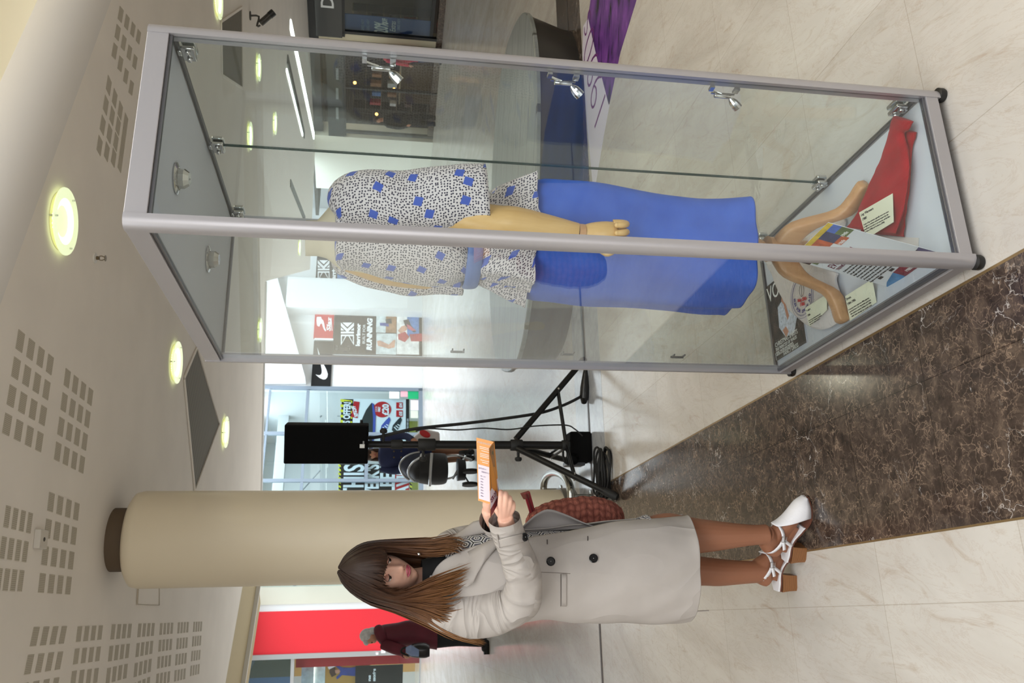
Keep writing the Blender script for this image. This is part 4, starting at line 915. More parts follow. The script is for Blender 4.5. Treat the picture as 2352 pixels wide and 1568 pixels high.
# things inside the dark shop: lit counter, shelves, spots
t = thing('counter', 'lit shop counter seen deep inside the dark shop', 'counter', R.P(-4.0, 0, -2.2))
m = MB(); m.prism([R.P(-4.8, 0, -2.4), R.P(-3.4, 0, -2.4), R.P(-3.4, .95, -2.4), R.P(-4.8, .95, -2.4)], R.n*.5); obj('counter_front', m, mat('counter_brown', (92, 74, 52), .5), t, smooth=False)
m = MB(); m.prism([R.P(-4.85, .95, -2.45), R.P(-3.35, .95, -2.45), R.P(-3.35, .99, -2.45), R.P(-4.85, .99, -2.45)], R.n*.6); obj('counter_top', m, mat('counter_top_grey', (150, 140, 120), .3), t, smooth=False)
for j, aa in enumerate((-5.6, -3.6, -1.4)):
    t = thing('display_shelf', ['far shelving in the dark shop behind the cabinet glass', 'middle shelving with boxes in the dark shop', 'shelving behind the blue window poster'][j], 'shelf', R.P(aa, 0, -3.6))
    m = MB()
    for s in (0, 1): m.prism([R.P(aa-.8+1.58*s, 0, -3.8), R.P(aa-.78+1.58*s, 0, -3.8), R.P(aa-.78+1.58*s, 2.4, -3.8), R.P(aa-.8+1.58*s, 2.4, -3.8)], R.n*.4)
    obj('upright', m, M_DARK, t, smooth=False)
    for z in (.5, 1.0, 1.5, 2.0, 2.4): obj('shelf_board', MB().prism([R.P(aa-.8, z, -3.8), R.P(aa+.8, z, -3.8), R.P(aa+.8, z+.03, -3.8), R.P(aa-.8, z+.03, -3.8)], R.n*.4), mat('shelf_wood', (84, 70, 52), .6), t, smooth=False)
    for z in (.53, 1.03, 1.53):
        for q in range(4):
            w = random.uniform(.1, .2); h = random.uniform(.18, .38); x0 = aa-.70+q*.37
            b = obj('stock_box', MB().prism([R.P(x0, z, -3.7), R.P(x0+w, z, -3.7), R.P(x0+w, z+h, -3.7), R.P(x0, z+h, -3.7)], R.n*.2), random.choice([PICT[0], PICT[1], PICT[5], PICT[6], PICT[8], PICT[9], PICT[4]]), None, smooth=False)
            tag(b, 'boxed goods on the shelves of the dark right-hand shop', 'box', 'boxed goods on the dark shop shelves')
M_SPOT = mat('warm_spot', (255, 176, 90), .5, emit=6)
for i, (x, y) in enumerate(((815, 190), (905, 170), (865, 262), (905, 205))):
    p = Plane(R.P(0, 0, -2.6), R.xd, R.n).px(x, y)
    t = thing('pendant_lamp', 'small orange pendant lamp glowing inside the dark right-hand shop', 'lamp', p, 'orange pendant lamps in the dark shop'); obj('shade', MB().ball(p, .05, 12, 8), M_SPOT, t)
    obj('flex', MB().tube([p, V((p.x, p.y, 3.4))], .006, 6), M_DARK, t)
m = MB(); m.prism([R.P(a0-3.6, 3.4, -4), R.P(a1, 3.4, -4), R.P(a1, 3.4, -.1), R.P(a0-3.6, 3.4, -.1)], Z*.1); struct('floor_shop_right', MB().prism([R.P(a0-3.6, 0, -4), R.P(a1, 0, -4), R.P(a1, 0, -.1), R.P(a0-3.6, 0, -.1)], Z*.012), mat('shop_carpet', (44, 42, 42), .9))
struct('ceiling_shop_right', m, mat('dark_ceiling', (60, 58, 54), .8))
area('shop_light_right', R.P(-3.5, 3.2, -2), (3, 2), 40, (1, .85, .65))
# long light slots in the ceiling
M_STRIP = mat('strip_glow', (246, 255, 248), .4, emit=5); M_SLOTD = mat('slot_black', (40, 44, 42), .5)
def slot(label, a, b, wpx, mm, cat='light strip'):
    A, B = fl(*a, CEIL), fl(*b, CEIL); t = (B-A).normalized(); s = V((-t.y, t.x, 0))*wpx
    g = 'long light slots in the ceiling'
    tag(obj('light_slot', MB().prism([q-Z*.003 for q in (A-s, B-s, B+s, A+s)], Z*-.02), mm, smooth=False), label, cat, g)
slot('long glowing ceiling light strip on the right, next to the fascias', (666, 55), (720, 312), .10, M_STRIP)
slot('dark ceiling slot running alongside the glowing strip', (659, 135), (698, 310), .09, M_SLOTD)
slot('thin glowing edge beside the dark ceiling slot', (657, 160), (694, 310), .03, M_STRIP)
slot('dark ceiling slot seen beyond the pier, near the form\'s neck', (666, 420), (699, 503), .08, M_SLOTD)
# CCTV camera and fire exit sign
p = fl(574, 36, CEIL); t = thing('cctv_camera', 'dark security camera on a bracket under the right-hand ceiling', 'security camera', p)
M_CAMG = mat('camera_grey', (62, 60, 54), .4)
q = at(598, 45, p.y)
obj('bracket', MB().tube(cr([p, p-Z*.12, at(590, 60, p.y), at(598, 58, p.y)], 10), .014, 8), M_CAMG, t); obj('base_plate', MB().lathe([(.06, 0), (.06, -.012), (.005, -.012)], p, 16), M_CAMG, t)
d = (at(626, 30, p.y)-at(598, 54, p.y)).normalized(); c = at(598, 54, p.y); obj('camera_body', MB().lathe([(.01, 0), (.045, .005), (.045, .2), (.03, .21), (.001, .21)], c, 14, d), M_CAMG, t); obj('lens_hood', MB().lathe([(.05, .17), (.05, .25), (.046, .25), (.046, .17)], c, 14, d), M_DARK, t)
ep = Plane(at(700, 10, 17.), (.98, -.2, 0), (-.2, -.98, 0)); t = thing('exit_sign', 'green fire exit sign hanging under the ceiling at the picture edge', 'sign', ep.px(700, 10)*1)
ep.slab('sign_panel', mat('exit_green', (26, 92, 60), .4), 689, 714, -40, 21, t, 0, .03); ep.slab('sign_frame', mat('exit_frame', (196, 184, 150), .5), 684, 718, -43, 25, t, -.02, .02)
ep.txt('Fire', 700, 18, 8, M_SW, t, .032, wpx=18); ep.txt('exit', 711, 18, 8, M_SW, t, .032, wpx=18)
for y in (-30, 15): obj('hanger', MB().tube([ep.px(686, y), V((*ep.px(686, y).xy, CEIL))], .008, 6), M_CAMG, t)

# ---- red shop on the left
L = Plane(fl(966, 1500), (1, .06, 0), (.06, -1, 0)); L.n = V((.06, -1, 0)).normalized()
M_REDW = mat('red_wall', (226, 44, 56), .45); M_BEI = mat('beige_wall', (206, 202, 186), .7); M_SILV = mat('silver_frame', (190, 192, 194), .35, .5)
L.slab('wall_red', M_REDW, 520, 967, 1398, 1494, None, 0, .15, True, gz=0)
L.slab('wall_strip', M_WHITE, 520, 967, 1381, 1398, None, .0, .12, True, gz=0)
L.slab('wall_beige', M_BEI, 520, 967, 1290, 1381, None, .0, .2, True, gz=0)
w4 = struct('window_4', L.slab('x', M_SILV, 520, 967, 1494, 1505, None, 0, .2, mb=MB(), gz=0), M_SILV)
L.slab('window_frame', M_SILV, 667, 675, 1505, 1640, w4, 0, .12); L.slab('window_frame', M_SILV, 962, 980, 1505, 1640, w4, 0, .12, gz=0)
L.slab('pane', M_SHOPG, 675, 965, 1505, 1640, w4, .04, .012); L.slab('pane', glass_mat('blue_glass', (150, 186, 216), .10), 520, 668, 1505, 1640, w4, .04, .012)
LI = Plane(L.P(0, 0, -2.5), L.xd, L.n)
LI.slab('wall_red_shop', mat('orange_inside', (206, 168, 104), .7), 500, 985, 1480, 1700, None, -.1, .1, True, gz=0)
LB = Plane(L.P(0, 0, -.3), L.xd, L.n)
tag(LB.slab('red_panel', mat('deep_red', (176, 30, 38), .5), 680, 960, 1506, 1526, None, 0, .06, gz=0), 'tall deep red panel just inside the left shop window', 'panel')
t = thing('window_poster', 'poster of a dancer in a blue dress in the left shop window', 'poster', LB.px(842, 1548)*1)
q8 = lambda x, y: crop(x, y, 570, 1360, 5.345)
LB.slab('sheet', PICT[0], 690, 745, 1528, 1610, t, -.3, .02); LB.slab('sheet', mat('poster_ochre', (186, 140, 66), .6), 745, 850, 1530, 1610, t, -.32, .02)
LB.poly('figure_print', PICT[2], [q8(*q) for q in ((1080, 925), (1150, 960), (1250, 965), (1370, 945), (1385, 1070), (1250, 1065), (1150, 1055), (1085, 1110), (1075, 1080), (1120, 1040), (1120, 990), (1060, 940))], t, -.28)
LB.poly('figure_print', PICT[3], [q8(*q) for q in ((1060, 990), (1110, 985), (1130, 1010), (1100, 1035), (1065, 1030))], t, -.27); LB.poly('figure_print', PICT[9], [q8(*q) for q in ((1000, 960), (1060, 950), (1075, 1050), (1020, 1080), (990, 1020))], t, -.275)
LB.poly('figure_print', M_SW, [q8(*q) for q in ((970, 955), (1070, 915), (1080, 940), (985, 985))], t, -.27); LB.poly('figure_print', PICT[5], [q8(*q) for q in ((1385, 970), (1420, 970), (1420, 1045), (1385, 1045))], t, -.27)
t = thing('black_board', 'black board with white lettering in the left shop window', 'sign', LB.px(900, 1560)*1); LB.slab('board', M_SIGNB, 815, 925, 1532, 1640, t, -.2, .04)
for s, x, y, h in (('ns', 851, 1568, 6), ('ssories', 862, 1568, 6.5)): LB.txt(s, x, y+ (0 if s == 'ns' else 0), h, M_SW, t, -.15, wpx=14 if s == 'ns' else 29, bold=.006)
for lb, x, y in (('small white alarm box on the silver door frame of the red shop', 880, 1489), ('tiny white sensor above the alarm box on the red shop frame', 866, 1494)):
    s = 5 if x == 880 else 3; tag(L.slab('alarm_box', M_SW, x-s, x+s, y-s*.7, y+s*.7, None, .2, .08), lb, 'alarm')
area('red_shop_light', LI.P(-1, 3.0, 1.2), (2, 1.5), 60, (1, .9, .75))
# ---- long oval bench
k = NT('bench_boards'); co = k.coord('Object', (1, 1, 1), (0, 0, .15)); wv = k.new('ShaderNodeTexBrick'); k.link(co, wv.inputs[0]); wv.inputs['Scale'].default_value = 1; wv.inputs['Brick Width'].default_value = 9; wv.inputs['Row Height'].default_value = .34; wv.inputs['Mortar Size'].default_value = .010
wv.inputs['Color1'].default_value = wv.inputs['Color2'].default_value = (1, 1, 1, 1); wv.inputs['Mortar'].default_value = (.25, .25, .25, 1)
k.col(k.mix(1., k.ramp(k.noise(k.coord('Object', (1, 6, 1)), 2.5, 6, .7), [(.3, (96, 100, 98)), (.7, (134, 138, 136))]), wv.outputs[0], 'MULTIPLY')); k.set(.28)
bn_ = thing('bench', 'long oval bench with dark curved side and grey boarded seat behind the cabinet', 'bench', (1.30, 7.45, 0))
def oval(f, z, a=1.58, b=1.22, n=72, c=(1.30, 7.45)): return [V((c[0]+a*f*math.copysign(abs(cos(t))**.8, cos(t)), c[1]+(b-(1-f)*.3)*f*math.copysign(abs(sin(t))**.8, sin(t)), z)) for t in [2*pi*i/n for i in range(n)]]
obj('bench_side', MB().loft([oval(.93, 0), oval(.935, .06), oval(.96, .2), oval(.985, .34), oval(.99, .36)]), mat('bench_dark', (46, 44, 42), .35), bn_)
obj('seat', MB().loft([oval(.99, .36), oval(1., .365), oval(1., .392), oval(.995, .4)]), k.m, bn_, angle=30)
# ---- floor stickers
M_PUR = NT('sticker_purple'); M_PUR.col(M_PUR.ramp(M_PUR.noise(M_PUR.coord('Object', (1.5, 4, 1), (0, 0, .6)), 2.2, 4, .6, .4), [(.36, (26, 20, 30)), (.44, (78, 40, 110)), (.62, (118, 62, 150)), (.75, (150, 96, 180))])); M_PUR.set(.3); M_PUR = M_PUR.m
M_STW = mat('sticker_lilac', (214, 208, 224), .35)
fs_ = thing('floor_sticker', 'white and purple floor sticker with flowing 1990s lettering beside the cabinet', 'floor sticker', fl(1400, 150))
q9 = lambda x, y: crop(x, y, 1150, 0, 6.7)
FZ = .002
wpx = [(1352, 40), (1373, 130), (1400, 240), (1387, 310), (1367, 430), (1362, 430), (1350, 300), (1338, 130), (1340, 60)]
obj('white_field', MB().prism([fl(*q, .0005) for q in wpx], Z*.0015), M_STW, fs_, smooth=False)
ppx = [(1462, 0), (1500, -90), (1380, -90), (1357, 0), q9(1345, 265), q9(1480, 880), (1399, 242), (1425, 120)]
obj('photo_field', MB().prism([fl(*q, .0005) for q in ppx], Z*.0018), M_PUR, fs_, smooth=False)
tx0, tx1 = fl(1396, 242, FZ), fl(1353, 62, FZ); tu = (tx1-tx0); ty_ = fl(1367, 318, FZ)-tx0
text('lettering', '1990s', ty_.length/.72, tx0+Z*.0006, tu, ty_, mat('sticker_plum', (104, 44, 110), .5), fs_, bold=-.012, raw=True)['fitw'] = tu.length*1.02
# blue 1980s sticker, on the floor to the right of the picture (mirrored in the cabinet glass)
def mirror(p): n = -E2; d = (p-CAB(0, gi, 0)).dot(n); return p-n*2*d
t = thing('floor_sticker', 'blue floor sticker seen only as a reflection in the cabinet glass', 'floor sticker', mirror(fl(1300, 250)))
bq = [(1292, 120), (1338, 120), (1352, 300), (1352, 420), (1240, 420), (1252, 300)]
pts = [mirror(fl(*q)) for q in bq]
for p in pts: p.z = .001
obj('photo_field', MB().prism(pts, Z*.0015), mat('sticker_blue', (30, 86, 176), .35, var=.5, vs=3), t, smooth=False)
# ================================================================== LOUDSPEAKER, STAND, CABLES
M_SPK = mat('speaker_black', (10, 10, 10), .8, spec=.12); M_GRILL = NT('speaker_grille'); M_GRILL.col(lin((7, 7, 7))); M_GRILL.set(.9, 0, .08); vv = M_GRILL.voro(M_GRILL.coord(), 260, rnd=0.); M_GRILL.bump(vv, .4, .002); M_GRILL = M_GRILL.m
M_TUBE = mat('stand_black', (12, 12, 13), .4, spec=.3); M_RUB = mat('rubber_black', (12, 12, 12), .7)
SY = 5.7
pole = V((at(1200, 1022, SY).x, SY, 0))
ztop, zbot = at(653, 1020, SY-.12).z, at(846, 1020, SY-.12).z
xl, xr = at(750, 1064, SY-.12).x, at(750, 975, SY-.12).x
t = thing('loudspeaker', 'black loudspeaker cabinet mounted on the tripod stand', 'loudspeaker', V((pole.x, SY, zbot)))
yf = SY-.14; hx = .045
poly = [V((xl, yf, 0)), V((xr, yf, 0)), V((xr+.0, SY+.02, 0)), V((xr-hx, SY+.15, 0)), V((xl+hx-.03, SY+.15, 0)), V((xl-.012, SY+.02, 0))]
obj('speaker_box', MB().prism([p+Z*zbot for p in poly], Z*(ztop-zbot)), M_SPK, t, smooth=False, bevel=.008)
obj('grille', MB().box(((xl+xr)/2, yf-.004, (ztop+zbot)/2), (xr-xl-.016, .008, ztop-zbot-.02)), M_GRILL, t, smooth=False, bevel=.003)
lz = at(832, 1020, yf).z; la = at(832, 1028, yf).x
obj('badge', MB().box((la+.012, yf-.010, lz), (.026, .003, .032)), mat('badge_white', (196, 196, 192), .4), t, smooth=False, bevel=.004)
obj('badge_text', MB().box((la+.036, yf-.010, lz-.008), (.018, .003, .010)), mat('badge_grey', (110, 110, 108), .4), t, smooth=False)
for s in (0, 1): obj('socket', MB().lathe([(.010, 0), (.010, .02), (.001, .02)], V((xr+.0, SY-.02+s*.05, zbot+.05)), 10, (1, 0, 0)), M_RUB, t)
st = thing('speaker_stand', 'black folding tripod stand carrying the loudspeaker', 'speaker stand', V((pole.x, SY, 0)))
z_ = lambda x, y=1022: at(x, y, SY).z
def vt(z0, z1, r, nm='pole', n=16): return obj(nm, MB().lathe([(r, z0), (r, z1)], pole, n), M_TUBE, st)
vt(z_(985), zbot, .0235); vt(z_(1300), z_(970), .029)
zh = z_(1186)
for x0, x1, r in ((1000, 960, .042), (925, 898, .032), (1200, 1172, .040), (1304, 1290, .038)): obj('collar', MB().lathe([(r*.9, z_(x0)), (r, z_(x0)+.006), (r, z_(x1)-.006), (r*.9, z_(x1))], pole, 16), M_RUB, st)
for x, sx in ((880, 1), (972, -1), (1190, -1)):
    a = pole+Z*z_(x); b = a+V((.085*sx, -.02, .0)); m = MB(); m.tube([a, b], .010, 8); m.lathe([(.012, 0), (.024, .004), (.026, .018), (.018, .03), (.002, .032)], b-V((.005*sx, 0, 0)), 12, (sx, -.2, 0)); obj('knob', m, M_RUB, st)
feet = [fl(1425, 1140)+Z*.03, fl(1350, 826)+Z*.03, V((-.93, 6.33, .03))]
zb0 = z_(1300)
for i, ft in enumerate(feet):
    d = V((ft.x-pole.x, ft.y-pole.y, 0)); u = d.normalized()
    top = pole+u*.045+Z*zh; end = ft
    lg = obj('leg', MB().tube([top, end], .0215, 12), M_TUBE, st)
    dd = (end-top).normalized()
    obj('rubber_foot', MB().tube([end-dd*.085, end-dd*.01, end+dd*.012], [.026, .028, .020], 12), M_RUB, lg)
    mid = top+(end-top)*.60; side = V((-u.y, u.x, 0))
    for s in (-1, 1): obj('brace', MB().tube([pole+u*.03+Z*zb0+side*.016*s, mid+side*.016*s], .0095, 8), M_TUBE, st)
    obj('bolt', MB().lathe([(.008, -.03), (.008, .03)], mid, 8, side), M_CHROME, st)
def cable(name, label, pts, r, n=60): return tag(obj(name, MB().tube([V(p) for p in cr(pts, n)], r, 8), M_RUB), label, 'cable')
cable('speaker_cable', 'thick black cable hanging from the loudspeaker to the floor plug', [at(838, 1005, SY), at(870, 1003, SY), at(950, 985, SY), at(1060, 973, SY+.05), at(1150, 962, SY+.1), at(1240, 948, SY+.15), at(1290, 932, SY+.2), at(1328, 914, 5.93), fl(1345, 905)+Z*.02], .011)
cable('thin_cable', 'thin black wire dropping from the stand to the small floor box', [at(955, 990, SY-.02), at(985, 984, SY-.02), at(1050, 987, SY), at(1110, 983, SY), at(1170, 986, SY+.03), at(1230, 978, SY+.05), at(1298, 976, SY+.1), at(1320, 985, 5.82), at(1338, 1001, 5.80)], .005)
q = fl(1352, 880); t = thing('plug_bundle', 'black taped plug lying on the floor below the thick cable', 'plug', q)
obj('plug_body', MB().tube([fl(1350, 925)+Z*.03, fl(1352, 912)+Z*.035, fl(1352, 890)+Z*.03, fl(1351, 858)+Z*.022, fl(1351, 845)+Z*.02], [.02, .036, .034, .02, .012], 10), mat('gaffer_black', (16, 16, 16), .35, bump=.6, bs=40), t)
q = fl(1358, 1036); t = thing('floor_box', 'small black equipment box with a round lens on the floor by the stand', 'equipment box', q)
obj('box_body', MB().box(q+V((.02, .04, .085)), (.22, .16, .16), .25), M_SPK, t, bevel=.014, smooth=False)
obj('front_lens', MB().lathe([(.040, 0), (.042, .03), (.034, .04), (.03, .02), (.001, .02)], q+V((-.045, -.03, .14)), 20, V((-.2, -.9, .35))), M_GRILL, t)
obj('side_panel', MB().box(q+V((-.10, .03, .12)), (.03, .13, .14), .25), mat('box_grey', (60, 62, 66), .35), t, bevel=.008, smooth=False)
obj('handle', MB().tube(cr([q+V((-.09, -.04, .17)), q+V((-.06, -.05, .215)), q+V((.04, -.03, .215)), q+V((.08, -.02, .17))], 12), .009, 8), M_RUB, t)
q = fl(1400, 1088); t = thing('cable_coil', 'coil of black cables with plugs lying on the floor by the front stand leg', 'cable coil', q)
for i in range(7):
    r = .125+.012*random.random(); c = q+V((random.uniform(-.025, .025), random.uniform(-.02, .02), .014+.012*i)); m = MB()
    m.tube([c+V((r*1.25*cos(2*pi*j/36), r*.62*sin(2*pi*j/36), .006*sin(3*2*pi*j/36+i))) for j in range(37)], .0075, 8, cap=False); obj('loop', m, M_RUB, t)
for i, (dx, dy) in enumerate(((.02, -.01), (-.05, .02))): obj('plug', MB().tube([q+V((dx, dy, .06)), q+V((dx+.07, dy+.01, .065))], [.02, .014], 10), M_RUB, t)
# low steel guard rail round the foot of the column
gr_ = thing('guard_rail', 'bent steel tube rail low round the foot of the cream column', 'guard rail', (colx, coly, 0))
zr = .15; pts = []
hw = .50; r_ = .26
A_, B_ = V((-1.112, 5.83, zr)), V((-1.242, 6.79, zr))
ax_ = (B_-A_).normalized(); sd_ = V((ax_.y, -ax_.x, 0)); 
if sd_.x < 0: sd_ = -sd_
mid = (A_+B_)/2; hl = (B_-A_).length/2
base_pts = [A_-sd_*.9, A_-sd_*.3, A_-sd_*.02]
arc = [mid + ax_*(-hl*cos(t)) + sd_*(.16*sin(t)**.8 if 0 < t < pi else 0) for t in [i*pi/14 for i in range(0, 15)]]
arc2 = [mid - sd_*.68 + ax_*(hl*cos(t)) - sd_*(.16*sin(t)**.8 if 0 < t < pi else 0) for t in [i*pi/14 for i in range(0, 15)]]
obj('tube', MB().tube(cr([A_-sd_*.3]+arc+[B_-sd_*.3]+arc2+[A_-sd_*.32], 140), .030, 14), mat('brushed_steel', (176, 176, 170), .25, 1.), gr_)
for p in (A_-sd_*.45, B_-sd_*.45, A_-sd_*.0, B_-sd_*.0): obj('upright', MB().lathe([(.045, 0), (.045, .008), (.018, .01), (.018, zr)], V((p.x, p.y, 0)), 14), MATS['brushed_steel'], gr_)
for p in (B_-sd_*.02, B_-sd_*.18): obj('ring', MB().tube([p-sd_*.012, p+sd_*.012], .036, 14), MATS['box_grey'], gr_)

# ================================================================== PEOPLE
def skinmat(name, c, tights=None, zt=0.):
    k = NT(name); co = k.coord('Object'); n = k.noise(co, 9, 4)
    b = k.ramp(n, [(.3, tuple(x*.95 for x in c)), (.7, tuple(min(255, x*1.04) for x in c))])
    if tights:
        sp = k.new('ShaderNodeSeparateXYZ'); k.link(co, sp.inputs[0]); f = k.math('LESS_THAN', sp.outputs['Z'], zt); b = k.mix(f, b, lin(tights))
    k.col(b); k.set(.48, 0, .35); k.b.inputs['Subsurface Weight'].default_value = .08; k.b.inputs['Subsurface Radius'].default_value = (.02, .008, .005); k.b.inputs['Subsurface Scale'].default_value = .5
    return k.m
def fuse(name, mb, m, parent, vox, smooth_it=4):
    """one continuous skin: the overlapping limbs are fused into a single closed surface"""
    tmp = obj('tmp', mb, m); r = tmp.modifiers.new('r', 'REMESH'); r.mode = 'VOXEL'; r.voxel_size = vox; r.use_smooth_shade = True
    s = tmp.modifiers.new('s', 'SMOOTH'); s.factor = .5; s.iterations = smooth_it
    dg = bpy.context.evaluated_depsgraph_get(); dg.update(); me = bpy.data.meshes.new_from_object(tmp.evaluated_get(dg)); me.name = name
    bpy.data.objects.remove(tmp, do_unlink=True)
    o = bpy.data.objects.new(name, me); COL.objects.link(o); me.polygons.foreach_set('use_smooth', [True]*len(me.polygons)); adopt(o, parent); return o
class Head:
    def __init__(s, c, yaw, pit, rol, sc=1.):
        s.c = V(c); s.sc = sc
        f = V((cos(pit)*cos(yaw), cos(pit)*sin(yaw), sin(pit))); r = V((sin(yaw), -cos(yaw), 0)); u = r.cross(f)
        s.R = r*cos(rol)+u*sin(rol); s.U = -r*sin(rol)+u*cos(rol); s.F = f
    def P(s, x, y, z): return s.c+(s.R*x+s.F*y+s.U*z)*s.sc
    def dirn(s, x, y, z): return s.R*x+s.F*y+s.U*z
    @staticmethod
    def surf(x, y, z):
        """push an ellipsoid point about to get a face"""
        g = lambda a, b, w: math.exp(-((a-b)/w)**2)
        front = max(0., y/.095)
        if z < .0:
            k = (-z/.118)**1.6; x *= 1-.40*k; y = y*(1-.10*k) + .012*k
        if y > .06: y = .06+(y-.06)*.72
        if y < 0: y *= 1.02
        ny = 0.
        ny += .021*g(x, 0, .0115)*(g(z, -.028, .016)+.35*g(z, -.006, .02)+.25*g(z, .012, .014))
        ny += .006*(g(x, .013, .007)+g(x, -.013, .007))*g(z, -.034, .008)
        ny -= .0125*(g(x, .031, .017)+g(x, -.031, .017))*g(z, .012, .012)
        ny += .004*g(z, .034, .010)*g(x, 0, .05)
        ny += .006*(g(x, .042, .02)+g(x, -.042, .02))*g(z, -.022, .02)
        ny += .0085*g(x, 0, .021)*(g(z, -.053, .0065)+1.05*g(z, -.0655, .0065)) - .003*g(x, 0, .03)*g(z, -.059, .003)
        ny -= .003*g(x, 0, .02)*g(z, -.077, .006)
        ny += .010*g(x, 0, .022)*g(z, -.100, .016)
        return x, y+ny*front, z
    def mesh(s, mb, n=64, m=60):
        rings = []
        for i in range(m+1):
            t = pi*(i+.15)/(m+.3); r = []
            for k in range(n):
                a = 2*pi*k/n; q = s.surf(.074*sin(t)*cos(a), .095*sin(t)*sin(a), -.119*cos(t)); r.append(s.P(*q))
            rings.append(r)
        mb.loft(rings)
        for sx in (-1, 1):                                             # ears
            mb.ball(s.P(sx*.073, -.008, .0), (.010*s.sc, .018*s.sc, .030*s.sc), 10, 8, Matrix((s.R, s.F, s.U)).transposed())
        return mb
M_EYE = mat('eye_white', (214, 206, 200), .2); M_IRIS = mat('iris', (38, 28, 24), .15); M_LASH = mat('lash', (18, 14, 14), .6); M_LIP = mat('lips', (190, 92, 108), .4, var=.05)
def face_bits(h, parent, lid, look=-.3, full=True):
    for sx in (-1, 1):
        c = h.P(sx*.031, .0705, .011); r = .0120*h.sc
        e = obj('eye', MB().ball(c, r, 20, 14), M_EYE, parent)
        d = h.dirn(-.03, .93, look).normalized()
        obj('iris', MB().lathe([(.0055*h.sc, .0), (.0055*h.sc, .0015), (.004*h.sc, .0022), (.0005, .0024)], c+d*(r-.0012), 18, d), M_IRIS, e)
        if not full: continue
        rows = []
        for i in range(9):                                             # upper eyelid shell
            el = .02+i/8*1.25; row = []
            for j in range(13):
                az = (j/12-.5)*2.5; q = V((sin(az)*cos(el), cos(az)*cos(el), sin(el)+.0)); row.append(c+(h.R*q.x+h.F*q.y+h.U*q.z)*(r*1.12))
            rows.append(row)
        obj('eyelid', MB().sheet(rows), lid, parent, solid=.0012)
        obj('lashes', MB().tube([c+(h.R*sin(a)*.96+h.F*cos(a)*.96+h.U*(-.04+.10*abs(a)-.05*a*sx))*(r*1.20) for a in [(j/10-.5)*2.3 for j in range(11)]], [.0006, .0011, .0014, .0016, .0016, .0016, .0016, .0016, .0014, .0011, .0006], 6), M_LASH, parent)
    def lipring(zs, ds):
        return obj('lips', MB().sheet([[h.P(x, .095*0+V(Head.surf(x*1.0, .0945*sqrt(max(0, 1-(x/.074)**2)*max(0, 1-((z+zo*(1-(x/.024)**2))/.119)**2)), z+zo*(1-(x/.024)**2))).y+.0012+dd*(1-(x/.024)**2), (z+zo*(1-(x/.024)**2))) for x in [(-1+j/8)*.024 for j in range(17)]] for z, zo, dd in zs]), M_LIP, parent)
    lipring([(-.0585, .0105, .0), (-.0585, .006, .0022), (-.0585, .0005, .0006), (-.0588, -.0005, .0004), (-.0588, -.006, .003), (-.0588, -.0125, .0)], 0)
    if full:
        for sx in (-1, 1): obj('nostril', MB().ball(h.P(sx*.0075, .100, -.0375), (.0020, .0024, .0012), 8, 6), mat('nostril_dark', (120, 66, 54), .6), parent)
        for sx in (-1, 1): obj('eyebrow', MB().tube([h.P(sx*(.016+.032*i/6), .0905-.012*(i/6)**2, .031+.005*sin(i/6*2.4)) for i in range(7)], [.0015, .0026, .003, .003, .0026, .002, .0008], 6), M_LASH, parent)
def P3(x, y, Y): return at(x, y, Y)
def tb(mb, keys, n=16, kk=None):
    p = cr([P4(*q) for q in keys], kk or 5*len(keys)); return mb.tube([q[:3] for q in p], [q[3] for q in p], n)

# ---------------- the woman
M_SKINW = skinmat('skin_tights', (236, 186, 164), (146, 98, 74), .95)
M_LID = mat('eyeshadow', (196, 144, 126), .5)
wb = V((-.74, 2.84, 0))
woman = thing('person', 'young woman in a beige trench coat reading a leaflet', 'person', wb)
H = Head((-.8098, 2.82, 1.5409), -.8926, -.3292, -.0267, .972)
m = MB(); H.mesh(m, 72, 72)
nb = P3(1010, 1322, 2.86)
m.tube(cr([H.P(0, -.02, -.05), H.P(0, -.022, -.10), (H.P(0, -.03, -.13)+nb)/2, nb, nb-Z*.05], 14), [.050, .050, .048, .047, .047, .047, .047, .048, .05, .055, .06, .065, .07, .075], 20)
rows = [(995, 1285, 1375, 2.87, 2.85, .05), (1012, 1262, 1400, 2.87, 2.85, .065), (1060, 1250, 1408, 2.87, 2.85, .085), (1130, 1244, 1404, 2.86, 2.85, .095), (1230, 1240, 1392, 2.86, 2.85, .085), (1330, 1232, 1398, 2.86, 2.86, .10), (1430, 1225, 1396, 2.86, 2.86, .105), (1480, 1228, 1390, 2.86, 2.87, .095)]
m.loft([R2p(*r, n=28) for r in cr(rows, 24)])
tb(m, [(1420, 1270, 2.85, .080), (1480, 1242, 2.86, .076), (1530, 1226, 2.865, .075), (1565, 1228, 2.86, .070), (1605, 1230, 2.85, .062), (1650, 1230, 2.838, .053), (1695, 1229, 2.828, .043), (1735, 1228, 2.822, .0365), (1762, 1227, 2.82, .037)], 20)
tb(m, [(1420, 1335, 2.90, .082), (1500, 1318, 2.905, .070), (1560, 1312, 2.91, .058), (1607, 1311, 2.91, .053), (1650, 1314, 2.91, .050), (1695, 1314, 2.91, .044), (1740, 1313, 2.91, .040), (1762, 1313, 2.91, .039)], 20)
